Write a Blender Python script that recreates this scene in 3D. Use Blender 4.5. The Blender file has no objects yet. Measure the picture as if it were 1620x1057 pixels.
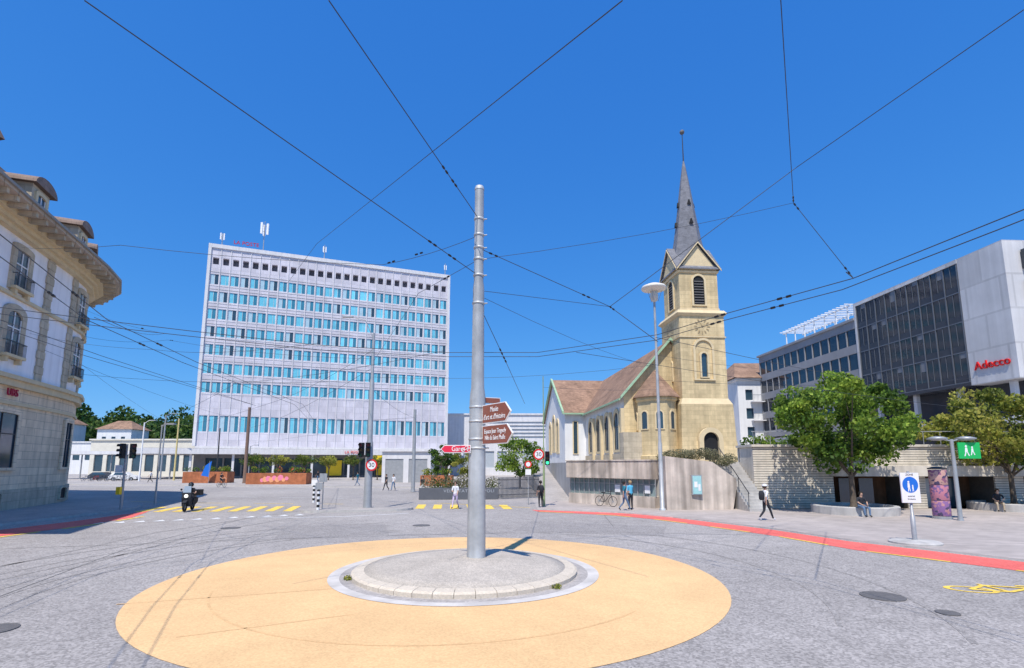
import bpy, math, random
from mathutils import Vector, Matrix
R=random.Random(11)
SC=bpy.context.scene
COL=SC.collection
V=Vector
# ------------------------------------------------------------------ materials
def _n(nt,t,**k):
    n=nt.nodes.new(t)
    for a,b in k.items(): setattr(n,a,b)
    return n
def M(name,col,rough=.8,var=.15,scale=2.0,bump=0.0,metal=0.0,big=0.0,bigscale=.25,pattern=None,psize=(1,.5),mortar=.75,spec=.3,grain=0,gamp=.16,emit=0,streak=0):
    m=bpy.data.materials.new(name); m.use_nodes=True; nt=m.node_tree; L=nt.links
    b=nt.nodes['Principled BSDF']; b.inputs['Roughness'].default_value=rough; b.inputs['Metallic'].default_value=metal
    b.inputs['Specular IOR Level'].default_value=spec
    tc=_n(nt,'ShaderNodeTexCoord'); co=tc.outputs['Object']
    no=_n(nt,'ShaderNodeTexNoise'); no.inputs['Scale'].default_value=scale; no.inputs['Detail'].default_value=8; no.inputs['Roughness'].default_value=.65
    L.new(co,no.inputs['Vector'])
    mr=_n(nt,'ShaderNodeMapRange'); mr.inputs['From Min'].default_value=.3; mr.inputs['From Max'].default_value=.7
    mr.inputs['To Min'].default_value=1-var; mr.inputs['To Max'].default_value=1+var
    L.new(no.outputs['Fac'],mr.inputs['Value']); fac=mr.outputs['Result']
    def mul(a,bb):
        x=_n(nt,'ShaderNodeMath',operation='MULTIPLY'); L.new(a,x.inputs[0]); L.new(bb,x.inputs[1]); return x.outputs[0]
    if big:
        n2=_n(nt,'ShaderNodeTexNoise'); n2.inputs['Scale'].default_value=bigscale; n2.inputs['Detail'].default_value=5; L.new(co,n2.inputs['Vector'])
        r2=_n(nt,'ShaderNodeMapRange'); r2.inputs['From Min'].default_value=.35; r2.inputs['From Max'].default_value=.65
        r2.inputs['To Min'].default_value=1-big; r2.inputs['To Max'].default_value=1+big; L.new(n2.outputs['Fac'],r2.inputs['Value'])
        fac=mul(fac,r2.outputs['Result'])
    if streak:
        mp=_n(nt,'ShaderNodeMapping'); mp.inputs['Scale'].default_value=(2.2,2.2,.12); L.new(co,mp.inputs['Vector'])
        n4=_n(nt,'ShaderNodeTexNoise'); n4.inputs['Scale'].default_value=1.0; n4.inputs['Detail'].default_value=4; L.new(mp.outputs[0],n4.inputs['Vector'])
        r4=_n(nt,'ShaderNodeMapRange'); r4.inputs['From Min'].default_value=.35; r4.inputs['From Max'].default_value=.65
        r4.inputs['To Min'].default_value=1-streak; r4.inputs['To Max'].default_value=1+streak*.5; L.new(n4.outputs['Fac'],r4.inputs['Value'])
        fac=mul(fac,r4.outputs['Result'])
    if grain:
        n3=_n(nt,'ShaderNodeTexVoronoi'); n3.inputs['Scale'].default_value=grain; L.new(co,n3.inputs['Vector'])
        s3=_n(nt,'ShaderNodeSeparateColor'); L.new(n3.outputs['Color'],s3.inputs[0])
        r3=_n(nt,'ShaderNodeMapRange'); r3.inputs['To Min'].default_value=1-gamp; r3.inputs['To Max'].default_value=1+gamp; L.new(s3.outputs[0],r3.inputs['Value'])
        fac=mul(fac,r3.outputs['Result'])
    if pattern:
        sx=_n(nt,'ShaderNodeSeparateXYZ'); L.new(co,sx.inputs[0])
        cx=_n(nt,'ShaderNodeCombineXYZ')
        if pattern=='wall':
            ad=_n(nt,'ShaderNodeMath',operation='ADD'); L.new(sx.outputs[0],ad.inputs[0]); L.new(sx.outputs[1],ad.inputs[1])
            L.new(ad.outputs[0],cx.inputs[0]); L.new(sx.outputs[2],cx.inputs[1])
        else:
            L.new(sx.outputs[0],cx.inputs[0]); L.new(sx.outputs[1],cx.inputs[1])
        br=_n(nt,'ShaderNodeTexBrick'); L.new(cx.outputs[0],br.inputs['Vector']); br.inputs['Scale'].default_value=1
        br.inputs['Brick Width'].default_value=psize[0]; br.inputs['Row Height'].default_value=psize[1]
        br.inputs['Mortar Size'].default_value=min(psize)*.035; br.inputs['Mortar Smooth'].default_value=.3
        br.inputs['Color1'].default_value=(1.07,1.07,1.07,1); br.inputs['Color2'].default_value=(.9,.9,.9,1); br.inputs['Mortar'].default_value=(mortar,mortar,mortar,1)
        sp=_n(nt,'ShaderNodeSeparateColor'); L.new(br.outputs['Color'],sp.inputs[0])
        fac=mul(fac,sp.outputs[0])
    vm=_n(nt,'ShaderNodeVectorMath',operation='SCALE'); vm.inputs[0].default_value=col[:3]; L.new(fac,vm.inputs['Scale'])
    L.new(vm.outputs[0],b.inputs['Base Color'])
    if bump:
        bp=_n(nt,'ShaderNodeBump'); bp.inputs['Strength'].default_value=bump; bp.inputs['Distance'].default_value=.03
        L.new(fac,bp.inputs['Height']); L.new(bp.outputs[0],b.inputs['Normal'])
    if emit:
        b.inputs['Emission Color'].default_value=(*col[:3],1); b.inputs['Emission Strength'].default_value=emit
    return m
def leafmat(name,col):
    m=bpy.data.materials.new(name); m.use_nodes=True; nt=m.node_tree; L=nt.links
    b=nt.nodes['Principled BSDF']; out=nt.nodes['Material Output']
    tc=_n(nt,'ShaderNodeTexCoord'); no=_n(nt,'ShaderNodeTexNoise'); no.inputs['Scale'].default_value=1.2; L.new(tc.outputs['Object'],no.inputs['Vector'])
    mr=_n(nt,'ShaderNodeMapRange'); mr.inputs['From Min'].default_value=.3; mr.inputs['From Max'].default_value=.7; mr.inputs['To Min'].default_value=.65; mr.inputs['To Max'].default_value=1.4; L.new(no.outputs['Fac'],mr.inputs['Value'])
    vm=_n(nt,'ShaderNodeVectorMath',operation='SCALE'); vm.inputs[0].default_value=col; L.new(mr.outputs[0],vm.inputs['Scale'])
    L.new(vm.outputs[0],b.inputs['Base Color']); b.inputs['Roughness'].default_value=.55; b.inputs['Specular IOR Level'].default_value=.25
    tr=_n(nt,'ShaderNodeBsdfTranslucent'); L.new(vm.outputs[0],tr.inputs['Color'])
    mx=_n(nt,'ShaderNodeMixShader'); mx.inputs[0].default_value=.4; L.new(b.outputs[0],mx.inputs[1]); L.new(tr.outputs[0],mx.inputs[2]); L.new(mx.outputs[0],out.inputs[0])
    return m

asphalt=M('asphalt',(.345,.315,.295),.9,.12,1.3,.2,big=.10,bigscale=.12,grain=26,gamp=.3)
asphalt_d=M('asphalt_patch',(.30,.275,.26),.9,.10,1.5,.2,grain=26,gamp=.3)
plaza_m=M('plaza_paving',(.43,.375,.345),.85,.09,1,.1,big=.08,pattern='floor',psize=(.5,.25),mortar=.78)
walk_m=M('sidewalk',(.39,.355,.33),.85,.12,1.2,.2,big=.10,grain=18)
kerb_m=M('kerb_granite',(.50,.475,.445),.8,.15,4,.2)
orange=M('ochre_coating',(.74,.475,.235),.9,.06,1.1,.08,big=.06,bigscale=.3,grain=34,gamp=.10)
island_m=M('exposed_aggregate',(.46,.405,.345),.95,.10,3,.12,grain=44,gamp=.22,big=.07,bigscale=.6)
blocks_m=M('kerb_block',(.60,.52,.42),.9,.08,3,.15,grain=30,gamp=.08)
ringwhite=M('ring_concrete',(.56,.52,.48),.85,.10,2,.2,big=.1,bigscale=1)
yellow=M('yellow_paint',(.85,.58,.10),.7,.18,3,0,grain=20,gamp=.12)
whitep=M('white_paint',(.75,.75,.75),.7,.12,4,0)
redlane=M('red_lane',(.76,.15,.125),.8,.10,1.5,.1,grain=20,big=.08)
iron=M('cast_iron',(.14,.13,.125),.6,.2,8,.4)
galv=M('galvanised_steel',(.46,.47,.475),.45,.16,2.2,.12,metal=.25,big=.14,bigscale=.9,streak=.2)
grey_metal=M('grey_metal',(.38,.39,.40),.45,.12,3,.05,metal=.3)
dark_metal=M('dark_metal',(.045,.047,.052),.45,.1,3)
black=M('black_plastic',(.018,.018,.02),.4,.1,3)
wire_m=M('wire',(.05,.055,.065),.5,.1,3)
brown_sign=M('brown_sign',(.27,.095,.065),.4,.05,3)
red_sign=M('red_sign',(.72,.03,.07),.4,.05,3)
white_m=M('white_enamel',(.82,.82,.82),.4,.04,3)
signred=M('sign_red',(.7,.02,.02),.4,.04,3)
magenta=M('sign_magenta',(.45,.02,.06),.5,.04,3)
signblue=M('sign_blue',(.02,.16,.62),.4,.04,3)
signgreen=M('sign_green',(.02,.45,.11),.4,.04,3)
yellow_m=M('yellow_enamel',(.85,.6,.03),.45,.06,3)
post_stone=M('post_stone',(.63,.60,.655),.75,.06,.5,.1,big=.05,pattern='wall',psize=(1.83,1.24),mortar=.82)
white_conc=M('white_concrete',(.70,.685,.69),.8,.06,1,.1,streak=.08)
grey_conc=M('grey_concrete',(.46,.44,.42),.85,.12,1.2,.2,big=.1,streak=.15)
stain_conc=M('stained_concrete',(.55,.47,.40),.85,.15,1.4,.3,big=.14,bigscale=.6,streak=.38)
glass_c=M('window_glass_sky_tint',(.18,.60,.74),.12,.1,.3,0,spec=.8,big=.25,bigscale=.2)  # sheen of reflected sky painted into the pane colour
glass_t=M('window_glass_teal',(.05,.22,.32),.1,.2,.4,0,spec=.8)
glass_d=M('window_glass_dark',(.035,.07,.10),.08,.3,.4,0,spec=.8)
glass_b=M('window_glass_blind',(.42,.60,.68),.3,.2,.4,0,spec=.6)
dark_in=M('dark_interior',(.018,.018,.02),.7,.3,.6)
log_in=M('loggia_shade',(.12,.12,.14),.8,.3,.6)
sand=M('sandstone_block',(.66,.515,.295),.9,.13,1.6,.25,big=.12,pattern='wall',psize=(.95,.42),mortar=.76,streak=.15)
sandplain=M('sandstone_trim',(.69,.555,.345),.85,.10,2,.2)
sandgrey=M('weathered_stone',(.54,.46,.34),.9,.14,1.5,.25,big=.10,pattern='wall',psize=(1.1,.5),mortar=.75,streak=.15)
cornerstone=M('corner_stone',(.80,.64,.45),.9,.10,1.5,.2,big=.10,pattern='wall',psize=(1.3,.5),mortar=.62,streak=.15)
plaster=M('white_plaster',(.76,.755,.75),.85,.04,.8,.05,big=.04,streak=.06)
plaster_l=M('cream_plaster',(.88,.86,.87),.85,.04,.8,.05,streak=.08)
tile=M('clay_roof_tiles',(.30,.185,.125),.85,.28,2.5,.4,pattern='wall',psize=(.3,.25),mortar=.6,big=.2,bigscale=.5)
slate=M('spire_slate',(.20,.20,.22),.6,.22,2.5,.3,pattern='wall',psize=(.4,.3),mortar=.7,big=.1)
copper=M('green_copper',(.34,.50,.33),.7,.15,2)
mansard=M('mansard_tiles',(.25,.18,.145),.8,.2,2,.3,pattern='wall',psize=(.4,.3),mortar=.6)
eave_m=M('eave_board',(.48,.40,.32),.8,.12,2,pattern='wall',psize=(.8,3),mortar=.55)
strip_stone=M('strip_stone',(.66,.595,.50),.9,.14,1.5,.3,big=.10,streak=.12)
joint_m=M('stone_joint',(.12,.105,.09),.9,.2,2)
ad_conc=M('office_concrete',(.60,.59,.595),.75,.05,.8,.05,big=.06,pattern='wall',psize=(3.0,3.0),mortar=.85,streak=.08)
wing_m=M('wing_concrete',(.30,.30,.315),.8,.08,.8,.05,big=.06)
ad_mull=M('office_mullion',(.17,.18,.20),.4,.05,2,metal=.3)
ad_glass=M('office_glass',(.02,.028,.04),.06,.3,.3,0,spec=.7)
ad_panel=M('office_spandrel',(.05,.055,.068),.25,.15,.6)
rust=M('corten_steel',(.42,.15,.07),.85,.25,2,.2,big=.15)
bark=M('bark',(.13,.10,.075),.95,.3,6,.6)
wood=M('wood_panel',(.17,.085,.045),.7,.25,2,streak=.3)
rubber=M('rubber',(.02,.02,.02),.8,.1,5)
skin=M('skin',(.52,.32,.23),.6,.05,5)
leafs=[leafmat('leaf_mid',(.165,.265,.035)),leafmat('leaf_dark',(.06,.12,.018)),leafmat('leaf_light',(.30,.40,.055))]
leafs_y=[leafmat('leaf_yel_mid',(.25,.27,.045)),leafmat('leaf_yel_dark',(.10,.135,.022)),leafmat('leaf_yel_light',(.42,.39,.08))]
dleafs=[leafmat('wood_leaf',(.075,.145,.03)),leafmat('wood_leaf_dark',(.028,.068,.016)),leafmat('wood_leaf_light',(.15,.22,.045))]
shrub=[leafmat('shrub_a',(.22,.21,.12)),leafmat('shrub_b',(.12,.125,.065)),leafmat('shrub_c',(.33,.30,.18))]
# ------------------------------------------------------------------ mesh builder
class MB:
    def __init__(s): s.v=[];s.f=[];s.m=[];s.mats=[];s.sm=[]
    def mi(s,mat):
        if mat not in s.mats: s.mats.append(mat)
        return s.mats.index(mat)
    def add(s,vs,fs,mat,smooth=False):
        b=len(s.v); s.v+= [tuple(x) for x in vs]; i=s.mi(mat)
        for f in fs: s.f.append([b+k for k in f]); s.m.append(i); s.sm.append(smooth)
        return s
    def poly(s,pts,mat): return s.add(pts,[list(range(len(pts)))],mat)
    def box(s,x0,y0,z0,x1,y1,z1,mat): return s.obox((0,0,0),(1,0,0),(0,1,0),x0,x1,y0,y1,z0,z1,mat)
    def obox(s,o,u,w,a0,a1,b0,b1,z0,z1,mat):
        o=V(o);u=V(u);w=V(w); vs=[]
        for z in(z0,z1):
            for a,b in((a0,b0),(a1,b0),(a1,b1),(a0,b1)): vs.append(o+u*a+w*b+V((0,0,z)))
        return s.add(vs,[(3,2,1,0),(4,5,6,7),(0,1,5,4),(1,2,6,5),(2,3,7,6),(3,0,4,7)],mat)
    def cyl(s,p0,p1,r0,r1,mat,n=12,smooth=True):
        p0=V(p0);p1=V(p1); d=(p1-p0).normalized(); a=d.orthogonal().normalized(); b=d.cross(a)
        vs=[];fs=[]
        for p,r in((p0,r0),(p1,r1)):
            for i in range(n):
                t=2*math.pi*i/n; vs.append(p+a*(r*math.cos(t))+b*(r*math.sin(t)))
        for i in range(n): j=(i+1)%n; fs.append((i,j,n+j,n+i))
        s.add(vs,fs,mat,smooth); s.add(vs[:n],[list(range(n))[::-1]],mat); s.add(vs[n:],[list(range(n))],mat); return s
    def lathe(s,c,prof,mat,n=32,smooth=True,rot=0):
        c=V(c);vs=[];fs=[]
        for r,z in prof:
            for i in range(n):
                t=2*math.pi*i/n+rot; vs.append(c+V((r*math.cos(t),r*math.sin(t),z)))
        for k in range(len(prof)-1):
            for i in range(n): j=(i+1)%n; fs.append((k*n+i,k*n+j,(k+1)*n+j,(k+1)*n+i))
        s.add(vs,fs,mat,smooth)
        s.add(vs[:n],[list(range(n))[::-1]],mat); s.add(vs[-n:],[list(range(n))],mat); return s
    def prism(s,pl,z0,z1,mat,top=None):
        n=len(pl); vs=[(p[0],p[1],z0) for p in pl]+[(p[0],p[1],z1) for p in pl]
        s.add(vs,[(i,(i+1)%n,n+(i+1)%n,n+i) for i in range(n)],mat)
        s.add(vs[n:],[list(range(n))],top or mat); s.add(vs[:n],[list(range(n))[::-1]],mat); return s
    def disc(s,c,u,w,r,mat,n=24,r2=0,a0=0,a1=2*math.pi):
        c=V(c);u=V(u);w=V(w)
        P=lambda rr,t:c+u*(rr*math.cos(t))+w*(rr*math.sin(t))
        full=abs(a1-a0-2*math.pi)<1e-6
        if r2<=0: return s.add([P(r,a0+(a1-a0)*i/n) for i in range(n if full else n+1)],[list(range(n if full else n+1))],mat)
        vs=[];fs=[]
        for i in range(n+1): t=a0+(a1-a0)*i/n; vs+=[P(r,t),P(r2,t)]
        for i in range(n): fs.append((2*i,2*i+2,2*i+3,2*i+1))
        return s.add(vs,fs,mat)
    def obj(s,name,parent=None,origin=None):
        me=bpy.data.meshes.new(name)
        xs=[v[0] for v in s.v];ys=[v[1] for v in s.v];zs=[v[2] for v in s.v]
        if origin is None: origin=((min(xs)+max(xs))/2,(min(ys)+max(ys))/2,min(zs))
        o=V(origin)
        me.from_pydata([V(v)-o for v in s.v],[],s.f)
        for m in s.mats: me.materials.append(m)
        me.polygons.foreach_set('material_index',s.m); me.polygons.foreach_set('use_smooth',s.sm); me.update()
        ob=bpy.data.objects.new(name,me); COL.objects.link(ob); place(ob,o,parent); return ob
WP={}
def place(ob,o,parent):
    WP[ob.name]=V(o)
    if parent is not None: ob.parent=parent; ob.location=V(o)-WP[parent.name]
    else: ob.location=V(o)
def tag(ob,label,cat,group=None):
    ob['label']=label; ob['category']=cat
    if group: ob['group']=group
    return ob
def thing(name,label,cat,loc,group=None):
    e=bpy.data.objects.new(name,None); e.empty_display_size=.3; COL.objects.link(e); place(e,loc,None); return tag(e,label,cat,group)
def struct(ob): ob['kind']='structure'; return ob
def text(body,size,mat,pos,xd,up,parent,name='lettering',ext=.01,align='CENTER',spacing=1,sx=1):
    cu=bpy.data.curves.new('t','FONT'); cu.body=body; cu.size=size; cu.extrude=ext; cu.align_x=align; cu.align_y='CENTER'; cu.space_character=spacing; cu.space_line=.85
    to=bpy.data.objects.new('t',cu); COL.objects.link(to); bpy.context.view_layer.update()
    me=bpy.data.meshes.new_from_object(to.evaluated_get(bpy.context.evaluated_depsgraph_get()))
    bpy.data.objects.remove(to); me.name=name
    x=V(xd).normalized(); u=V(up).normalized(); n=x.cross(u)
    me.transform(Matrix((( x[0]*sx,u[0],n[0],0),(x[1]*sx,u[1],n[1],0),(x[2]*sx,u[2],n[2],0),(0,0,0,1))))
    me.materials.clear(); me.materials.append(mat)
    ob=bpy.data.objects.new(name,me); COL.objects.link(ob); place(ob,pos,parent); return ob
def wall_holes(mb,P0,u,n,L,z0,z1,holes,mat,depth=.25,rev=None,back=True,backmat=None):
    P0=V((P0[0],P0[1],0));u=V((u[0],u[1],0));n=V((n[0],n[1],0)); rev=rev or mat
    S=sorted(set([0,L]+[h[0] for h in holes]+[h[1] for h in holes])); Z=sorted(set([z0,z1]+[h[2] for h in holes]+[h[3] for h in holes]))
    for i in range(len(S)-1):
        for j in range(len(Z)-1):
            cs=(S[i]+S[i+1])/2; cz=(Z[j]+Z[j+1])/2
            if any(h[0]<cs<h[1] and h[2]<cz<h[3] for h in holes): continue
            P=lambda a,z:P0+u*a+V((0,0,z))
            mb.poly([P(S[i],Z[j]),P(S[i+1],Z[j]),P(S[i+1],Z[j+1]),P(S[i],Z[j+1])],mat)
    for a,b,c,d in holes:
        P=lambda s_,z,k:P0+u*s_+V((0,0,z))-n*(k*depth)
        mb.poly([P(a,c,0),P(b,c,0),P(b,c,1),P(a,c,1)],rev); mb.poly([P(a,d,0),P(a,d,1),P(b,d,1),P(b,d,0)],rev)
        mb.poly([P(a,c,0),P(a,c,1),P(a,d,1),P(a,d,0)],rev); mb.poly([P(b,c,0),P(b,d,0),P(b,d,1),P(b,c,1)],rev)
        if backmat: mb.poly([P(a,c,1),P(b,c,1),P(b,d,1),P(a,d,1)],backmat)
def arch_pts(c,u,w,h,n=10,rise=None):
    c=V(c);u=V(u); r=w/2; rise=r if rise is None else rise
    pts=[c-u*r,c+u*r]; 
    for i in range(n+1):
        t=math.pi*i/n; pts.append(c+u*(r*math.cos(t))+V((0,0,h-rise+rise*math.sin(t))))
    return pts
def arch_window(parent,c,u,n,w,h,stone,glass,t=.25,name='window',rise=None,bars=True,proud=.12,fm=None,pane='pane'):
    c=V(c);u=V(u);n=V(n); mb=MB()
    inn=arch_pts(c+n*proud,u,w,h,12,rise); out=arch_pts(c-V((0,0,t*.6))+n*proud,u,w+2*t,h+t*1.6,12,None if rise is None else rise+t*.4)
    k=len(inn)
    for i in range(k):
        j=(i+1)%k
        mb.poly([out[i],out[j],inn[j],inn[i]],stone)
        mb.poly([out[i]-n*(proud+.02),out[j]-n*(proud+.02),out[j],out[i]],stone)
        mb.poly([inn[i],inn[j],inn[j]-n*(proud-.015),inn[i]-n*(proud-.015)],stone)
    ob=mb.obj(name,parent)
    mb=MB(); mb.poly([p-n*(proud-.015) for p in inn],glass); mb.obj(pane,ob)
    if bars:
        f=fm or white_m; mb=MB()
        mb.obox(c,u,n,-.035,.035,.02,.06,.03,h-.03,f)
        mb.obox(c,u,n,-w/2+.02,w/2-.02,.02,.07,h*.62-.03,h*.62+.03,f)
        for s_ in(-1,1): mb.obox(c,u,n,s_*(w/2-.035)-.035,s_*(w/2-.035)+.035,.02,.06,.03,h-(rise if rise is not None else w/2),f)
        mb.obj('frame',ob)
    return ob
def foliage(mb,clumps,n,size,mats,flat=0,seed=0):
    r=random.Random(seed)
    for _ in range(n):
        cx,cy,cz,cr,crz,tone=r.choice(clumps)
        while True:
            a,b,c=r.uniform(-1,1),r.uniform(-1,1),r.uniform(-1,1)
            q=a*a+b*b+c*c
            if q<1 and q>.15*r.random(): break
        p=V((cx+a*cr,cy+b*cr,cz+c*crz)); s=size*r.uniform(.6,1.3)
        d=V((r.gauss(0,1),r.gauss(0,1),r.gauss(0,.7))).normalized(); e=d.orthogonal().normalized(); e=Matrix.Rotation(r.uniform(0,6.28),3,d)@e
        g=d.cross(e)
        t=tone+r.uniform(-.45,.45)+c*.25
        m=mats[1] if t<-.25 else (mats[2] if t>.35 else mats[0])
        mb.add([p-e*s*.5,p+g*s*.3,p+e*s*.5,p-g*s*.3],[(0,1,2,3)],m)
def crown_clumps(c,rx,rz,n,cr,seed,ry=None):
    r=random.Random(seed); ry=ry or rx; out=[]
    for i in range(n):
        while True:
            a,b,d=r.uniform(-1,1),r.uniform(-1,1),r.uniform(-1,1); q=math.sqrt(a*a+b*b+d*d)
            if .35<q<1: break
        k=cr*r.uniform(.55,1.25)
        out.append((c[0]+a*(rx-k*.4),c[1]+b*(ry-k*.4),c[2]+d*(rz-k*.3),k,k*.7,r.uniform(-.6,.6)))
    return out
def tree(loc,h_fork,crown_c,rx,rz,label,mats,leaves=9000,size=.2,ncl=60,seed=1,tr=.16,group=None,cr=None):
    t=thing('tree',label,'tree',loc,group); r=random.Random(seed)
    x,y,z=loc; mb=MB()
    top=V((x+.05,y,z+h_fork)); mb.lathe((x,y,z),[(tr*1.7,0),(tr*1.15,.25),(tr,.8),(tr*.85,h_fork)],bark,10)
    cl=crown_clumps(crown_c,rx,rz,ncl,cr or rx*.3,seed)
    for i in range(9):
        tgt=V(cl[i][:3]); mid=top.lerp(tgt,.5)+V((0,0,.2*rz*r.random()))
        mb.cyl(top-V((0,0,.15)),mid,tr*.5,tr*.28,bark,6); mb.cyl(mid,tgt,tr*.28,tr*.08,bark,5)
        for k in range(3):
            t2=V(cl[(i*3+k+9)%len(cl)][:3])
            if (t2-mid).length<rx*1.1: mb.cyl(mid,t2,tr*.15,tr*.04,bark,4)
    mb.obj('trunk',t)
    mb=MB(); foliage(mb,cl,leaves,size,mats,seed=seed); mb.obj('crown',t,origin=crown_c); return t
# ------------------------------------------------------------------ world, light, camera
w=bpy.data.worlds.new('World'); SC.world=w; w.use_nodes=True; nt=w.node_tree
bg=nt.nodes['Background']; sky=nt.nodes.new('ShaderNodeTexSky'); sky.sky_type='NISHITA'; sky.sun_disc=False
SUN_EL=60; sdir=V((-.27,-1,0)).normalized()
sky.sun_elevation=math.radians(SUN_EL); sky.sun_rotation=math.atan2(sdir.x,sdir.y)
sky.altitude=600; sky.air_density=1.0; sky.dust_density=.15; sky.ozone_density=3.0
bg.inputs['Strength'].default_value=.15
sepc=nt.nodes.new('ShaderNodeSeparateColor'); cmb=nt.nodes.new('ShaderNodeCombineColor'); nt.links.new(sky.outputs[0],sepc.inputs[0])
for i,(p,s_) in enumerate(((1.0,.31),(.62,.545),(.34,.93))):   # deep summer blue grade of the physical sky, per channel
    a=_n(nt,'ShaderNodeMath',operation='MULTIPLY'); a.inputs[1].default_value=.15; nt.links.new(sepc.outputs[i],a.inputs[0])
    b=_n(nt,'ShaderNodeMath',operation='POWER'); b.inputs[1].default_value=p; nt.links.new(a.outputs[0],b.inputs[0])
    c=_n(nt,'ShaderNodeMath',operation='MULTIPLY'); c.inputs[1].default_value=s_/.15; nt.links.new(b.outputs[0],c.inputs[0]); nt.links.new(c.outputs[0],cmb.inputs[i])
nt.links.new(cmb.outputs[0],bg.inputs['Color'])
sd=bpy.data.lights.new('sun','SUN'); sd.energy=5.0; sd.angle=math.radians(.5); sd.color=(1,.945,.85)
so=bpy.data.objects.new('sun',sd); COL.objects.link(so)
tos=V((sdir.x*math.cos(math.radians(SUN_EL)),sdir.y*math.cos(math.radians(SUN_EL)),math.sin(math.radians(SUN_EL))))
so.rotation_euler=tos.to_track_quat('Z','Y').to_euler(); so.location=tos*100
cam=bpy.data.cameras.new('camera'); cam.lens=36*815/1620; cam.sensor_width=36; cam.shift_y=93/1620; cam.clip_end=6000; cam.clip_start=.1
co=bpy.data.objects.new('camera',cam); COL.objects.link(co); co.location=(0,0,2.8); co.rotation_euler=(math.radians(97.9),0,0); SC.camera=co
SC.view_settings.view_transform='Standard'; SC.view_settings.look='None'; SC.view_settings.exposure=0
# ------------------------------------------------------------------ ground
def sheet(name,pts,z,mat):
    mb=MB(); mb.poly([(p[0],p[1],z) for p in pts],mat); return struct(mb.obj(name,origin=(pts[0][0],pts[0][1],z)))
sheet('ground',[(-2500,-600),(2500,-600),(2500,3500),(-2500,3500)],-.02,walk_m)
sheet('road',[(-120,-60),(60,-60),(60,34),(1.6,33.5),(1.8,58),(-60,70),(-120,70)],-.012,asphalt)
plz=[(1.6,32.9),(6.2,30.8),(9.3,27),(11.4,23),(12.5,19.7),(13.8,17.6),(14.9,15.7),(18,11),(26,0),(60,-20),(60,45),(4,45),(2.2,40)]
mb=MB(); mb.prism(plz,-.05,.05,kerb_m,plaza_m); struct(mb.obj('plaza'))
sw=[(-23.4,6),(-23.4,31),(-23.7,33),(-24.8,35.2),(-27,37.5),(-31,41),(-35,45),(-42,47),(-60,48),(-60,6)]
mb=MB(); mb.prism(sw,-.05,.12,kerb_m,walk_m); struct(mb.obj('sidewalk'))
far=[(-140,72),(-60,73),(-30,66),(-8,62),(-7.6,45),(-1.0,45),(2.2,46),(2.2,75),(60,100),(60,140),(-140,140)]
mb=MB(); mb.prism(far,-.05,.1,kerb_m,walk_m); struct(mb.obj('pavement'))
def strip(name,a,b,z,mat):
    mb=MB()
    for i in range(len(a)-1): mb.poly([(*b[i],z),(*b[i+1],z),(*a[i+1],z),(*a[i],z)],mat)
    return struct(mb.obj(name))
U=[(1.2,32.7),(3.8,31.7),(6.2,30.6),(7.9,29),(9.2,26.8),(10.4,24.6),(11.3,22.8),(12.4,19.5),(13.7,17.4),(14.8,15.5),(17.8,11)]
Lw=[(1.6,31.4),(3.7,30.4),(5.7,29.1),(7.3,27.2),(8.6,24.9),(9.6,22.7),(10.45,20.8),(11.35,17.6),(12.5,15.8),(13.5,14.2),(16.4,9.8)]
strip('cycle_lane',U,Lw,-.004,redlane)
strip('cycle_lane',[(-22.2,4),(-22.1,22.8),(-21.8,26),(-22,32)],[(-20.3,4),(-20.2,20.8),(-19.8,24),(-20.2,28)],-.004,redlane)
def dashes(name,path,wd,dash,gap,z,mat):
    mb=MB(); acc=0
    for i in range(len(path)-1):
        a=V((*path[i],0));b=V((*path[i+1],0)); L=(b-a).length; d=(b-a)/L; n=V((-d.y,d.x,0)); s=0
        while s<L:
            ph=acc%(dash+gap)
            if ph<dash:
                e=min(L,s+dash-ph); 
                mb.poly([(p.x,p.y,z) for p in (a+d*s-n*wd/2,a+d*e-n*wd/2,a+d*e+n*wd/2,a+d*s+n*wd/2)],mat); acc+=e-s+1e-4; s=e+1e-4
            else: st=min(L-s,dash+gap-ph)+1e-4; s+=st; acc+=st
    return struct(mb.obj(name))
dashes('lane_line',Lw,.13,2.2,1.4,.002,yellow)
dashes('lane_line',[(-19.9,4),(-19.9,21),(-19.6,24.5),(-20,29)],.2,2.2,1.0,.002,yellow)
def zebra(x0,x1,y0,y1,n,skew=0,slope=0):
    mb=MB()
    for i in range(n):
        x=x0+(x1-x0)*i/n; dx=(x1-x0)/n*.5; yo=slope*i/n
        mb.poly([(x,y0+yo,-.004),(x+dx,y0+yo,-.004),(x+dx+skew,y1+yo,-.004),(x+skew,y1+yo,-.004)],yellow)
    return struct(mb.obj('crossing_marking'))
zebra(-22.5,-12.8,31.3,35.0,9,-.9,.6); zebra(-6.2,.6,33.6,37,6,-.4,-.4)
mb=MB()
for i in range(12):
    x=-20+i*.72; y=25+i*.38; mb.poly([(x,y,-.004),(x+.5,y+.25,-.004),(x+.05,y+.75,-.004)],whitep)
struct(mb.obj('yield_marking'))
dashes('lane_line',[(-13.6,28.2),(-11.2,28.1),(-9,28.6),(-6,30.5)],.14,9,.1,-.004,whitep)
dashes('lane_line',[(-5.5,38.5),(1.2,34.3)],.14,4,.6,-.004,yellow)
dashes('lane_line',[(-34,41),(-23,38.5),(-12,37.4)],.14,3,2.2,-.004,yellow)
dashes('lane_line',[(-30,47),(-14,43.5)],.12,3,2.2,-.004,whitep)
mb=MB(); mb.disc((-1.7,13.8,-.004),(1,0,0),(0,1,0),6.78,orange,96); struct(mb.obj('traffic_apron'))
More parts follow.
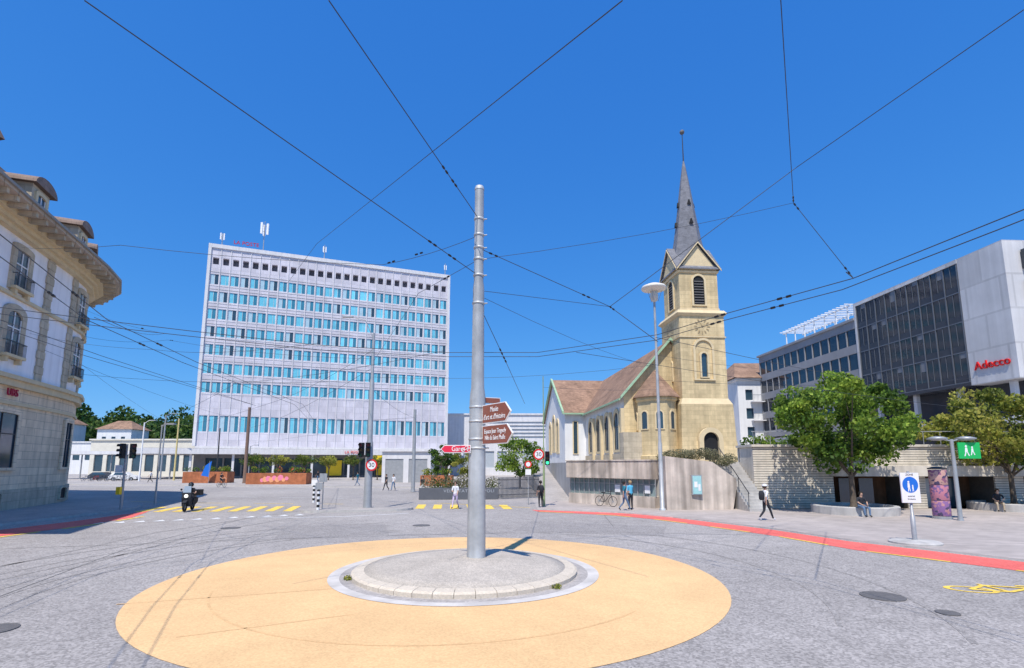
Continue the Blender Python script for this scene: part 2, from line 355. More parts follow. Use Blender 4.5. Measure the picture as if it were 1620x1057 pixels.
mb=MB(); mb.disc((-1.22,14.2,.004),(1,0,0),(0,1,0),3.48,ringwhite,96,3.2); mb.disc((-1.22,14.2,.004),(1,0,0),(0,1,0),3.2,walk_m,96,2.9); struct(mb.obj('apron_ring'))
tm=M('tyre_mark',(.30,.275,.258),.9,.15,2,0,grain=26,gamp=.3)
seam=M('tar_seam',(.16,.15,.14),.8,.2,3)
faint=M('apron_scuff',(.68,.43,.21),.9,.12,2,0,grain=30,gamp=.1)
sheet('road_patch',[(-9,20),(-5,21.5),(-6,25),(-10.5,24.5)],-.008,asphalt_d)
sheet('road_patch',[(0,22.5),(6,21),(7,24),(1,26.5)],-.008,asphalt_d)
def mark(pts,w_,mat=None,z=-.0065,name='tyre_mark'): dashes(name,pts,w_,99,.01,z,mat or tm)
def arc(cx,cy,r,a0,a1,n=24): return [(cx+r*math.cos(math.radians(a0+(a1-a0)*i/n)),cy+r*math.sin(math.radians(a0+(a1-a0)*i/n))) for i in range(n+1)]
for r_,w_ in ((9.0,.12),(9.5,.07),(10.9,.13),(11.5,.06),(12.6,.1)): mark(arc(-1.7,13.8,r_,110,215),w_)
for r_ in (8.6,10.4): mark(arc(-1.7,13.8,r_,-30,70),.10)
for x_ in (-9.5,-11.6): mark([(x_,2),(x_-2.5,14),(x_-3.2,22),(x_-1,34)],.13)
mark([(-20,17),(-11,19.5),(-4,21.3),(3,22.3),(11.0,21.0)],.03,seam,-.006,'tar_seam'); mark([(-7.2,3),(-10.2,9),(-13,18),(-14,28)],.025,seam,-.006,'tar_seam'); mark([(4.6,24),(5.2,30)],.03,seam,-.006,'tar_seam')
mark(arc(-1.7,13.8,5.3,200,320),.05,faint,-.001,'scuff_mark'); mark([(-8,10.9),(-5.3,11.8),(-3.6,12.4)],.05,faint,-.001,'scuff_mark'); mark([(-5.5,8.9),(-3,10.2)],.04,faint,-.001,'scuff_mark')
for (x,y,r_) in((7.95,11.55,.42),(-8.9,9.3,.35),(8.3,10.3,.2),(-12.5,23.5,.4),(-4.2,24.5,.4)):
    mb=MB(); mb.lathe((x,y,-.02),[(r_,0),(r_,.026),(r_*.9,.028),(r_*.88,.022),(.02,.022)],iron,28,False); tag(mb.obj('manhole_cover'),'round dark iron manhole cover set in the asphalt','manhole cover','manhole covers in the road')
mb=MB(); bx,by=11.1,11.9
P=lambda a,b:(bx+a*.95+b*.35,by-a*.35+b*.75,.0)
u_=(.95,-.35,0); w_=(.2,.62,0)
for a in(-.75,.75): mb.disc((P(a,0)[0],P(a,0)[1],-.003),u_,w_,.5,yellow,24,.38)
def bar(mb,p,q,wd,z,mat):
    a=V((p[0],p[1],0));b=V((q[0],q[1],0)); d=(b-a).normalized(); n=V((-d.y,d.x,0))*wd/2
    mb.poly([(k.x,k.y,z) for k in(a-n,b-n,b+n,a+n)],mat)
for p,q in(((-.75,0),(-.35,.7)),((-.35,.7),(.55,.7)),((.75,0),(.5,.9)),((-.75,0),(-.05,0)),((-.05,0),(.5,.7)),((-.05,0),(-.42,.85)),((.3,.95),(.6,.95))): bar(mb,P(*p),P(*q),.1,.001+R.random()*.002,yellow)
struct(mb.obj('bicycle_marking'))
# ------------------------------------------------------------------ central island
isl=thing('traffic_island','round raised aggregate traffic island with block kerb','traffic island',(-1.22,14.2,0))
mb=MB(); n=40
for i in range(n):
    a0=2*math.pi*i/n+.002; a1=2*math.pi*(i+1)/n-.002; vs=[]
    for r_,z in((2.93,0),(2.93,.09),(2.87,.13),(2.62,.15),(2.62,0)):
        for a in(a0,a1): vs.append((-1.22+r_*math.cos(a),14.2+r_*math.sin(a),z))
    mb.add(vs,[(0,1,3,2),(2,3,5,4),(4,5,7,6),(6,7,9,8),(0,2,4,6,8),(1,9,7,5,3)],blocks_m)
mb.obj('kerb',isl)
mb=MB(); mb.lathe((-1.22,14.2,0),[(2.64,.0),(2.63,.145),(2.2,.20),(1.5,.25),(.8,.285),(.3,.3),(.02,.3)],island_m,64); mb.obj('paved_top',isl)
for k,(a,sd_) in enumerate(((202,3),(318,5))):
    c=(-1.22+3.0*math.cos(math.radians(a)),14.2+3.0*math.sin(math.radians(a)),.03)
    mb=MB(); foliage(mb,[(c[0],c[1],c[2]+.02,.12,.06,0)],80,.06,leafs_y,seed=sd_); o=mb.obj('weeds'); o['kind']='stuff'; tag(o,'small green weeds growing in the kerb joint','weeds')
PX,PY=-.98,14.55
pole=thing('overhead_line_mast','tall stepped galvanised steel mast on the traffic island','mast',(PX,PY,.28))
mb=MB(); mb.lathe((PX,PY,.27),[(.258,0),(.252,.6),(.225,4.3),(.215,4.5),(.185,4.7),(.18,5.0),(.165,7.6),(.158,7.7),(.14,7.85),(.135,10.72)],galv,28); mb.obj('shaft',pole)
mb=MB(); mb.lathe((PX,PY,10.98),[(.145,0),(.145,.05),(.12,.12),(.03,.15)],galv,28); mb.obj('cap',pole)
for z,r_ in((10.05,.155),(9.55,.157),(9.15,.16),(8.8,.16),(8.3,.163),(7.45,.185),(4.4,.24),(4.0,.245),(3.5,.25),(3.25,.252)):
    mb=MB(); mb.lathe((PX,PY,z),[(r_-.03,-.03),(r_,-.025),(r_,.025),(r_-.03,.03)],galv,20); 
    mb.cyl((PX+r_-.02,PY-.02,z),(PX+r_+.08,PY-.03,z),.018,.018,grey_metal,6); mb.obj('clamp',pole)
def finger_sign(name,loc,z,wid,h,left,yaw,mat,lines,size,label,tsx=.8):
    sx=-1 if left else 1; c,s=math.cos(yaw),math.sin(yaw)
    u=V((c*sx,s*sx,0)); n=V((s,-c,0))
    t=thing(name,label,'sign',(loc[0],loc[1],z)); o=V((loc[0],loc[1],0))
    def panel(gr,y0,y1,m,mb):
        pts=[(0+gr,-h/2+gr),(wid-h*.5,-h/2+gr),(wid-gr*1.3,0),(wid-h*.5,h/2-gr),(0+gr,h/2-gr)]
        f=[o+u*a+n*y1+V((0,0,z+b)) for a,b in pts]; b_=[o+u*a+n*y0+V((0,0,z+b)) for a,b in pts]
        k=len(pts); mb.add(f+b_,[list(range(k)),list(range(k,2*k))[::-1]]+[(i,(i+1)%k,k+(i+1)%k,k+i) for i in range(k)],m)
    mb=MB(); panel(0,-.02,.02,white_m,mb); mb.obj('backing',t)
    mb=MB(); panel(.022,.02,.026,mat,mb); mb.obj('panel',t)
    xd=V((c,s,0)); k=len(lines)
    for i,l in enumerate(lines): text(l,size,white_m,o+u*(wid*.44)+n*.03+V((0,0,z+((k-1)/2-i)*size*1.02)),xd,(0,0,1),t,ext=.003,sx=tsx)
    mb=MB(); 
    for dz in(-h*.3,h*.3): mb.obox(o,u,n,-.15,.1,-.045,-.02,z+dz-.02,z+dz+.02,grey_metal)
    mb.obj('bracket',t); return t
S0=(PX+.17,PY-.16)
finger_sign('direction_sign',S0,4.18,1.36,.52,False,-.95,brown_sign,["Musée","d'art et d'histoire"],.2,'brown arrow sign to the museum on the steel mast',.75)
finger_sign('direction_sign',S0,3.60,1.44,.52,False,-.95,brown_sign,["Espace Jean Tinguely","Niki de Saint Phalle"],.175,'lower brown arrow sign to an art space on the mast',.72)
g=finger_sign('direction_sign',(PX-.16,PY-.2),3.22,.84,.22,True,-.02,red_sign,["Gare"],.2,'red arrow sign reading Gare with a bicycle symbol')
mb=MB(); 
for dx in(-.07,.09): mb.disc((PX-.30+dx,PY-.232,3.2),(1,0,0),(0,0,1),.055,white_m,16,.04)
for p,q in(((-.07,0),(0,.09)),((0,.09),(.07,.09)),((.09,0),(.06,.11)),((.01,0),(.07,.09)),((-.07,0),(.01,0))):
    a=V((PX-.30+p[0],PY-.233,3.2+p[1]));b=V((PX-.30+q[0],PY-.233,3.2+q[1])); mb.cyl(a,b,.007,.007,white_m,5)
mb.obj('bicycle_symbol',g)
t=thing('route_plate','small brown sign plate seen edge on above the arrows','sign',(PX+.3,PY+.1,4.5)); mb=MB(); mb.obox((PX+.16,PY+.1,0),(.93,.36,0),(.36,-.93,0),0,.5,-.01,.01,4.55,4.69,brown_sign); mb.obj('panel',t); mb=MB(); mb.obox((PX+.16,PY+.1,0),(.93,.36,0),(.36,-.93,0),-.02,.52,-.022,-.012,4.53,4.71,white_m); mb.obj('backing',t)
# ------------------------------------------------------------------ post tower
P0=V((-61.2,100,0)); P1=V((-15.3,117.7,0)); U_=(P1-P0); PL=U_.length; U_/=PL; N_=V((U_.y,-U_.x,0))
pb=thing('office_tower','tall pale stone office tower with rows of cyan windows','office building',(-38,109,0))
NM=27; md=PL/NM; ww=1.5
rows=[(40.0,2.15),(36.4,2.15),(32.8,2.15),(29.2,2.15),(25.5,2.15),(21.7,2.15),(17.9,2.15),(10.7,3.2)]
holes=[];wins=[]
for zc,h in rows:
    for i in range(NM):
        a=(i+.5)*md-ww/2; holes.append((a,a+ww,zc-h/2,zc+h/2)); wins.append((a,zc-h/2,h))
log=[((i+.5)*md-.55,(i+.5)*md+.55,43.15,44.6) for i in range(NM)]
mb=MB(); wall_holes(mb,P0,U_,N_,PL,6.3,42.2,holes,post_stone,.16)
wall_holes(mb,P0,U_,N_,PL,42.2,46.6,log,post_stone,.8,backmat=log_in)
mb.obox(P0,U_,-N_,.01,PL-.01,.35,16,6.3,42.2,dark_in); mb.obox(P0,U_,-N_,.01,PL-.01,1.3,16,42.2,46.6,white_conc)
for i in range(1,NM): mb.obox(P0,U_,N_,i*md-.05,i*md+.05,.002,.11,6.32,46.55,white_conc)
for zc,h in rows[:-1]: 
    mb.obox(P0,U_,N_,0,PL,.001,.05,zc-h/2-.32,zc-h/2-.22,white_conc); mb.obox(P0,U_,N_,0,PL,.001,.05,zc+h/2+.42,zc+h/2+.5,grey_conc)
mb.obj('wall',pb)
mb=MB(); mb.obox(P0,U_,N_,-.55,0,-16,.28,6.3,47.4,white_conc); mb.obox(P0,U_,N_,PL,PL+.55,-16,.28,6.3,47.4,white_conc)
mb.obox(P0,U_,N_,0,PL,-16,.25,46.6,47.4,white_conc); mb.obox(P0,U_,N_,0,PL,-16,.3,5.9,6.3,white_conc); mb.obj('cornice',pb)
def post_window(mb,a,z,h,kind):
    o=P0+U_*a-N_*.13; g=[glass_c,glass_c,glass_b][kind%3]
    half=ww*(.5 if kind!=4 else .62)
    mb.obox(o,U_,N_,.05,half,-.02,0,z+.05,z+h-.05,g); mb.obox(o,U_,N_,half+.05,ww-.05,-.02,0,z+.05,z+h-.05,(glass_t if kind<4 else (g if kind!=5 else glass_d)))
    for x0,x1,y0,y1 in((0,.05,0,h),(ww-.05,ww,0,h),(half,half+.05,.05,h-.05),(.05,half,0,.05),(.05,half,h-.05,h),(half+.05,ww-.05,0,.05),(half+.05,ww-.05,h-.05,h)):
        mb.obox(o,U_,N_,x0,x1,-.03,.04,z+y0,z+y1,white_conc)
order=sorted(wins,key=lambda t:t[0])
stuff=MB(); cnt=0
for a,z,h in order:
    kind=R.choice([0,1,0,1,2,3,4,5])
    if cnt<99: mb=MB(); post_window(mb,a,z,h,kind); mb.obj('window',pb)
    else: post_window(stuff,a,z,h,kind)
    cnt+=1
o=stuff.obj('windows',pb); o['kind']='stuff'
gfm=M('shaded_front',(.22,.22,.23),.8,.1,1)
mb=MB(); mb.obox(P0,U_,N_,-9,PL+3,-14,5.0,4.7,5.7,white_conc); mb.obox(P0,U_,N_,-8,PL+2,-13,1.2,5.7,5.9,grey_conc); mb.obj('canopy',pb)
mb=MB(); ph=[(2+i*3.2,4.9+i*3.2,.5,4.0) for i in range(14)]
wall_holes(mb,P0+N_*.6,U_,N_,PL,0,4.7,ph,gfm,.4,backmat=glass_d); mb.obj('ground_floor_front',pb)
for i in range(8): mb=MB(); mb.obox(P0,U_,N_,i*7,i*7+.4,4.0,4.4,0,4.7,white_conc); mb.obj('column',pb)
text('LA POSTE',1.1,magenta,P0+U_*6.2+N_*.1+V((0,0,48.3)),U_,(0,0,1),pb,ext=.1)
mb=MB(); mb.obox(P0,U_,N_,32,41,5.02,5.1,3.6,4.6,yellow_m); mb.obj('sign_board',pb)
text('LA POSTE',.8,signred,P0+U_*29+N_*5.15+V((0,0,5.2)),U_,(0,0,1),pb,ext=.03)
for a,b in((24,27),(34,39.5)): mb=MB(); mb.obox(P0,U_,N_,a,b,1.6,1.7,.5,3.6,yellow_m); mb.obj('poster_panel',pb)
def antenna(a,h,sz):
    b=P0+U_*a-N_*2; t=thing('rooftop_antenna','white rooftop antenna mast with panel aerials','antenna',(b.x,b.y,47.4),'antennas on the tower roof')
    mb=MB(); mb.cyl(b+V((0,0,47.3)),b+V((0,0,47.4+h)),.11,.07,grey_metal,8); mb.obj('mast',t)
    for k in range(3):
        an=k*2.1; q=b+V((math.cos(an)*.45*sz,math.sin(an)*.45*sz,0)); mb=MB(); z=47.4+h*.62
        mb.box(q.x-.14*sz,q.y-.1*sz,z-.2,q.x+.14*sz,q.y+.1*sz,z+1.5*sz,white_m); mb.cyl(b+V((0,0,z+.4)),q+V((0,0,z+.4)),.04,.04,grey_metal,6); mb.cyl(b+V((0,0,z+1.1*sz)),q+V((0,0,z+1.1*sz)),.04,.04,grey_metal,6); mb.obj('aerial',t)
antenna(1.4,3.4,.8); antenna(9.2,7.4,1.5); antenna(21.5,4.0,.7); antenna(49,3.6,.6)
# ------------------------------------------------------------------ background buildings
def simple_building(name,label,x0,y0,x1,y1,z0,z1,wall,wins_,glass=glass_d,roof=None,cat='building',depth=.25):
    t=thing(name,label,cat,((x0+x1)/2,(y0+y1)/2,z0)); mb=MB()
    wall_holes(mb,(x0,y0),(1,0),(0,-1),x1-x0,z0,z1,wins_,wall,depth,backmat=glass)
    mb.poly([(x0,y0,z0),(x0,y1,z0),(x0,y1,z1),(x0,y0,z1)],wall); mb.poly([(x1,y0,z0),(x1,y1,z0),(x1,y1,z1),(x1,y0,z1)],wall); mb.poly([(x0,y1,z0),(x1,y1,z0),(x1,y1,z1),(x0,y1,z1)],wall)
    mb.obj('wall',t); mb=MB()
    mb.box(x0-.3,y0-.3,z1,x1+.3,y1+.3,z1+.35,roof or wall); mb.obj('roof',t); return t
louvre=M('louvre_grey',(.42,.46,.50),.6,.05,1)
simple_building('station_annex','grey louvred station building with flat roof',-17,128,9.5,140,0,15,white_conc,[(8,25.5,9.2+i*.9,9.7+i*.9) for i in range(5)]+[(1+i*3.1,3.3+i*3.1,2,6) for i in range(8)],glass=louvre)
simple_building('station_building','low cream station building with a long canopy',-96,118,-66,130,0,8.2,M('cream_render',(.70,.66,.57),.85,.08,1),[(1+i*2.9,3+i*2.9,1.2,5.0) for i in range(10)])
simple_building('service_block','plain white block beside the tower',-72,124,-58,136,0,16.5,white_conc,[(2+i*3,3.6+i*3,11,13) for i in range(4)])
simple_building('long_shed','long low pale building behind the street',-135,150,-98,160,0,9,plaster,[(1+i*3.5,3+i*3.5,4,6) for i in range(10)])
simple_building('kiosk','white kiosk box with a metal shutter',-19.5,78,-12.2,82,.1,4.7,white_conc,[(.5,3.2,.1,3.6),(4.0,6.8,.1,3.6)],glass=grey_metal,depth=.1)
t=thing('station_canopy','long white flat canopy on slim posts','canopy',(-68,98,0)); mb=MB(); mb.box(-86,95,4.6,-62,101,5.2,white_conc); mb.obj('roof',t)
for i in range(5): mb=MB(); mb.cyl((-85+i*5.5,96,0),(-85+i*5.5,96,4.6),.12,.12,grey_metal,8); mb.obj('post',t)
def hill_house(x,y,z,wd,h):
    t=thing('house','small pale house with hipped tile roof on the hill','house',(x,y,z),'houses on the wooded hill'); mb=MB()
    wall_holes(mb,(x-wd/2,y),(1,0),(0,-1),wd,z,z+h,[(wd*.15+i*wd*.28,wd*.27+i*wd*.28,z+h*.35,z+h*.7) for i in range(3)],plaster,.2,backmat=glass_d)
    mb.poly([(x-wd/2,y,z),(x-wd/2,y+8,z),(x-wd/2,y+8,z+h),(x-wd/2,y,z+h)],plaster); mb.poly([(x+wd/2,y,z),(x+wd/2,y+8,z),(x+wd/2,y+8,z+h),(x+wd/2,y,z+h)],plaster); mb.obj('wall',t)
    mb=MB(); e=.6; mb.add([(x-wd/2-e,y-e,z+h),(x+wd/2+e,y-e,z+h),(x+wd/2+e,y+8+e,z+h),(x-wd/2-e,y+8+e,z+h),(x-wd*.2,y+4,z+h+3),(x+wd*.2,y+4,z+h+3)],[(0,1,5,4),(1,2,5),(2,3,4,5),(3,0,4),(3,2,1,0)],tile); mb.obj('roof',t)
hill_house(-128,166,6,11,8); hill_house(-150,168,9,9,7)
# ------------------------------------------------------------------ corner building (bank)
fp=[(-23.7,14),(-26.4,20.5),(-28.5,26.6),(-30.2,31.6),(-31.6,35.6),(-32.8,38.3),(-34.7,40.8),(-37.6,42.9),(-42,44.5),(-52,46),(-60,46),(-60,14)]
ub=thing('corner_building','rounded cream corner building with mansard roof and balconies','building',(-40,30,.1))
def offset(pl,d):
    out=[]
    n=len(pl)
    for i in range(n):
        a=V(pl[i-1]);b=V(pl[i]);c=V(pl[(i+1)%n]); e1=(b-a).normalized();e2=(c-b).normalized()
        n1=V((e1.y,-e1.x));n2=V((e2.y,-e2.x)); m=(n1+n2).normalized(); k=d/max(.4,m.dot(n1)); out.append(tuple(b+m*k))
    return out
mb=MB(); mb.prism(fp,.1,7.35,cornerstone); mb.obj('ground_floor_wall',ub)
mb=MB(); mb.prism(offset(fp,-.05),8.0,16.5,plaster_l); mb.obj('upper_wall',ub)
mb=MB(); mb.prism(offset(fp,.45),7.75,8.0,sandplain); mb.prism(offset(fp,.3),7.35,7.75,sandplain); mb.prism(offset(fp,.12),6.3,6.5,sandplain); mb.prism(offset(fp,.12),.1,1.3,sandgrey); mb.prism(offset(fp,.15),12.55,12.75,sandplain); mb.obj('string_course',ub)
mb=MB(); mb.prism(offset(fp,.35),16.2,16.45,sandplain); mb.prism(offset(fp,.6),16.45,16.7,sandplain); mb.prism(offset(fp,1.9),17.0,17.15,eave_m); mb.prism(offset(fp,2.05),17.15,17.3,M('gutter',(.30,.27,.23),.5,.1,2)); mb.prism(offset(fp,.9),16.7,16.99,sandplain); mb.obj('eave',ub)
mb=MB()
for seg in range(0,9):
    a=V((*fp[seg],0));b=V((*fp[seg+1],0)); L=(b-a).length; e=(b-a)/L; n=V((e.y,-e.x,0)); k=max(2,int(L/.9))
    for i in range(k): mb.obox(a,e,n,L*(i+.5)/k-.12,L*(i+.5)/k+.12,.91,1.75,16.72,16.995,sandgrey)
mb.obj('modillions',ub)
def loft(mb,a,za,b,zb,mat):
    n=len(a)
    for i in range(n): j=(i+1)%n; mb.poly([(*a[i],za),(*a[j],za),(*b[j],zb),(*b[i],zb)],mat)
mb=MB(); loft(mb,offset(fp,1.9),17.3,offset(fp,-.6),18.0,mansard); loft(mb,offset(fp,-.6),18.0,offset(fp,-2.3),21.3,mansard)
loft(mb,offset(fp,-2.3),21.3,offset(fp,-5),22.6,mansard); mb.poly([(*p,22.6) for p in offset(fp,-5)],mansard); mb.obj('roof',ub)
def on_wall(seg,t,off=0):
    a=V((*fp[seg],0));b=V((*fp[seg+1],0)); e=(b-a).normalized(); n=V((e.y,-e.x,0)); return a.lerp(b,t)+n*off,e,n
def balcony(c,e,n,w_,z):
    mb=MB(); mb.obox(c,e,n,-w_/2,w_/2,0,.38,z-.2,z-.03,sandplain)
    for a in(-w_*.35,w_*.35): mb.obox(c,e,n,a-.12,a+.12,0,.28,z-.5,z-.2,sandplain)
    k=int(w_/.11)
    for i in range(k+1):
        a=-w_/2+.03+i*(w_-.06)/k; p=c+e*a+n*.34; mb.cyl(p+V((0,0,z-.03)),p+V((0,0,z+.7)),.012,.012,dark_metal,5)
    mb.obox(c,e,n,-w_/2,w_/2,.32,.36,z+.7,z+.74,dark_metal)
    for s_ in(-1,1): mb.obox(c,e,n,s_*(w_/2-.03)-.015,s_*(w_/2-.03)+.015,0,.32,z+.7,z+.74,dark_metal)
    mb.obj('balcony',ub)
def quoin(seg,t,z0,z1,w_):
    c,e,n=on_wall(seg,t,-.04); mb=MB(); z=z0;i=0
    while z<z1-.1:
        ww_=w_ if i%2 else w_*.8; mb.obox(c,e,n,-ww_/2,ww_/2,0,.1,z+.01,min(z+.5,z1)-.01,sandgrey); z+=.5;i+=1
    mb.obj('quoins',ub)
for seg,t in((1,.5),(2,.62),(4,.75),(6,.5),(0,.5)):
    c,e,n=on_wall(seg,t,-.03)
    arch_window(ub,c+V((0,0,9.2)),e,n,1.45,2.6,sandgrey,glass_d,.42,rise=.4); balcony(c,e,n,2.0,9.2)
    arch_window(ub,c+V((0,0,13.2)),e,n,1.35,2.3,sandgrey,glass_d,.38,rise=.05); balcony(c,e,n,1.9,13.2)
    arch_window(ub,c+n*.06+V((0,0,2.6)),e,n,3.0 if seg in(1,2) else 1.1,3.2,cornerstone,glass_d,.3,rise=.05,fm=dark_metal)
    arch_window(ub,c+n*.16+V((0,0,.4)),e,n,1.1,.75,sandgrey,dark_in,.12,bars=False,rise=.15)
for seg,t in((2,.05),(3,.3),(4,.2),(5,.5),(0,.9)): quoin(seg,t,8.05,16.2,.9)
for seg,t in((1,.6),(2,.85),(4,.4),(5,.95)):
    c,e,n=on_wall(seg,t,-.1)
    mb=MB(); mb.obox(c,e,n,-1.0,1.0,-2.6,0,17.4,20.1,sandgrey); dm=mb.obj('dormer',ub)
    arch_window(dm,c+V((0,0,18.0)),e,n,.95,1.65,sandplain,glass_d,.25,rise=.1)
    mb=MB(); o_=c+n*.3; k=10
    P_=[(math.cos(math.pi*i/k)*1.3,20.1+math.sin(math.pi*i/k)*.7) for i in range(k+1)]
    f=[o_+e*a+V((0,0,z)) for a,z in P_]; b_=[p-n*3.2 for p in f]
    mb.add(f+b_,[list(range(k+1)),list(range(k+1,2*k+2))[::-1],(0,k+1,2*k+1,k)]+[(i,i+1,k+2+i,k+1+i) for i in range(k)],mansard); mb.obj('dormer_roof',dm)
mb=MB(); mb.lathe((-31.5,25,21.0),[(3.4,0),(2.9,1.0),(.9,3.0),(.1,3.8)],mansard,4,False,.6); mb.lathe((-31.5,25,24.7),[(.12,0),(.12,.5),(.02,.9)],dark_metal,8); mb.obj('turret_roof',ub)
c,e,n=on_wall(2,.72,.14); xd=-e if e.cross(V((0,0,1))).dot(n)<0 else e
text('UBS',.62,magenta,c+V((0,0,7.0)),xd,(0,0,1),ub,ext=.04,spacing=1.05)
# ------------------------------------------------------------------ terrace + walls on the right
ter=[(4.5,38.7),(9.4,33.4),(9.45,33.2),(14.0,33.2),(14,35.2),(60,35.2),(90,60),(90,140),(12,140),(4.6,70)]
mb=MB(); mb.prism(ter,-.05,2.95,grey_conc,walk_m); struct(mb.obj('terrace'))
mb=MB(); mb.add([(2.4,39.5,.02),(4.5,39.5,.02),(4.6,70,2.5),(2.4,70,2.5),(2.4,120,2.5),(12,120,2.5),(2.4,39.5,-.1),(2.4,70,-.1),(2.4,120,-.1)],[(0,1,2,3),(3,2,5,4),(6,0,3,7),(7,3,4,8)],walk_m); struct(mb.obj('ramp_path'))
A0=V((4.35,38.4,0));A1=V((9.2,33.25,0)); ua=(A1-A0).normalized(); La=(A1-A0).length; na=V((ua.y,-ua.x,0))
ba=thing('underpass_pavilion','low concrete pavilion with a glazed band and posters','pavilion',(6.8,35.6,.05))
mb=MB()
nb_=70
for i in range(nb_): mb.obox(A0,ua,na,i*La/nb_,(i+1)*La/nb_-.018,.5,.55,1.87,3.0,stain_conc)
mb.obox(A0,ua,na,0,La,-.5,.5,1.85,3.02,stain_conc); mb.obox(A0,ua,na,-.02,La+.02,-.5,.6,3.02,3.1,stain_conc); mb.obj('concrete_band',ba)
mb=MB(); mb.obox(A0,ua,na,0,La,-.3,.3,.05,.75,stain_conc); mb.obj('plinth',ba)
mb=MB(); mb.obox(A0,ua,na,.05,La-.05,0,.08,.75,1.85,M('green_glass',(.20,.26,.26),.12,.3,1,spec=.7)); mb.obj('glazing',ba)
mb=MB()
for i in range(17): mb.obox(A0,ua,na,max(0,i*La/16-.025),i*La/16+.025,.08,.16,.75,1.85,grey_metal)
mb.obox(A0,ua,na,0,La,.1,.15,1.5,1.54,grey_metal); mb.obj('mullions',ba)
for i,(a,m) in enumerate(((4.0,whitep),(4.9,white_m),(6.3,white_m))):
    mb=MB(); mb.obox(A0,ua,na,a,a+.4,.17,.19,.95,1.45,m); mb.obj('poster',ba)
bw=thing('retaining_wall','stained concrete retaining wall sloping down beside the stairs','wall',(11.4,32.2,.05))
mb=MB(); pr=[(9.4,.05),(13.6,.05),(13.9,1.4),(13.9,1.9),(12.4,2.95),(9.4,3.3)]
f=[(x,31.9+(x-9.4)*.1,z) for x,z in pr]; bk=[(x,33.19,z) for x,z in pr]; k=len(pr)
mb.add(f+bk,[list(range(k)),list(range(k,2*k))[::-1]]+[(i,(i+1)%k,k+(i+1)%k,k+i) for i in range(k)],stain_conc); mb.obj('wall_body',bw)
nb=thing('notice_board','wall mounted glazed notice cabinet with papers','notice board',(11.3,32,.9)); mb=MB(); mb.box(10.98,31.93,.95,11.62,32.1,2.15,grey_metal); mb.obj('frame',nb); mb=MB(); mb.box(11.04,31.905,1.01,11.56,31.925,2.09,M('notice_glass',(.35,.62,.62),.2,.15,2)); mb.obj('glass',nb)
mb=MB(); mb.box(11.12,31.895,1.4,11.32,31.903,1.75,white_m); mb.box(11.36,31.895,1.2,11.5,31.903,1.6,whitep); mb.obj('papers',nb)
st=thing('stairs','concrete stairs climbing to the church terrace','stairs',(14.6,32.7,.05)); mb=MB()
for i in range(17): mb.box(13.95,30.9+i*.25,.05,15.28,30.9+(i+1)*.25,.05+(i+1)*.171,grey_conc)
mb.obj('steps',st)
mb=MB()
for i in range(4): mb.cyl((13.98,31.0+i*1.25,.3+i*.86),(13.98,31.0+i*1.25,1.2+i*.86),.02,.02,dark_metal,6)
mb.cyl((13.98,30.9,1.1),(13.98,35.0,3.9),.028,.028,dark_metal,8); mb.obj('handrail',st)
cw=thing('stone_wall_building','long cream ribbed stone wall with covered openings','building',(25,34.5,.05))
CH=[(5.0,9.6,.05,2.05),(10.8,15.2,.05,2.05),(17,24,.05,2.3)]
mb=MB(); wall_holes(mb,(15.3,33.08),(1,0),(0,-1),26,.05,3.9,CH,joint_m,1.8,rev=joint_m,backmat=wood)  # reveals and backs coloured dark to stand for shade inside the openings
z=.07
while z<3.86:
    h=.125; ivs=[(0,26)]
    for a,b,c0,d0 in CH:
        if z<d0 and z+h>c0:
            nv=[]
            for s0_,s1_ in ivs:
                if s0_<a: nv.append((s0_,min(s1_,a)))
                if s1_>b: nv.append((max(s0_,b),s1_))
            ivs=nv
    for s0_,s1_ in ivs:
        x=s0_
        while x<s1_-.01:
            e_=min(s1_,x+R.uniform(1.0,2.4)); 
            if s1_-e_<.4: e_=s1_
            mb.box(15.3+x+.003,32.985-R.uniform(0,.02),z,15.3+e_-.003,33.078,min(z+h,3.89),strip_stone); x=e_
    z+=h+.028
mb.box(15.3,34.9,.05,41.3,35.19,3.9,strip_stone)
mb.poly([(15.3,33.08,3.9),(41.3,33.08,3.9),(41.3,35,3.9),(15.3,35,3.9)],grey_conc); mb.poly([(15.3,33,.05),(15.3,35,.05),(15.3,35,3.9),(15.3,33,3.9)],strip_stone); mb.obj('wall',cw)
mb=MB(); mb.box(20.1,32.35,2.06,41.3,32.95,2.7,M('band_conc',(.60,.54,.46),.85,.1,1,.1,streak=.2)); mb.obj('canopy_band',cw)
mb=MB(); mb.box(15.2,32.85,3.9,41.3,35.2,4.05,strip_stone); mb.obj('coping',cw)
for x in(21.2,22.5,26.8,28.1,33.5,35.6,37.4): mb=MB(); mb.box(x,33.9,.05,x+.9,33.96,1.9,R.choice([grey_metal,wood,glass_d,glass_d])); mb.obj('door',cw)
mb=MB()
for i in range(24): x=15.6+i*1.1; mb.cyl((x,33.4,4.05),(x,33.4,4.9),.018,.018,grey_metal,5)
mb.cyl((15.5,33.4,4.9),(41,33.4,4.9),.025,.025,grey_metal,6); mb.obj('railing',cw)
def hedge(name,label,cl,n,size,mats,seed,cat='hedge'):
    mb=MB(); foliage(mb,cl,n,size,mats,seed=seed); return tag(mb.obj(name),label,cat)
hedge('hedge','grey green hedge spilling over the concrete wall',[(9.6+i*.42,32.7+R.uniform(-.25,.3),3.35-max(0,i-6)*.1+R.uniform(-.1,.2),.5,.36,R.uniform(-.5,.4)) for i in range(11)],4600,.1,shrub,3)
hedge('shrub','green shrub on the terrace above the stone wall',[(17+i*.9,36.5+R.uniform(-.4,.4),3.9+R.uniform(-.2,.5),.8,.6,R.uniform(-.5,.4)) for i in range(8)],2200,.2,leafs,5,'shrub')
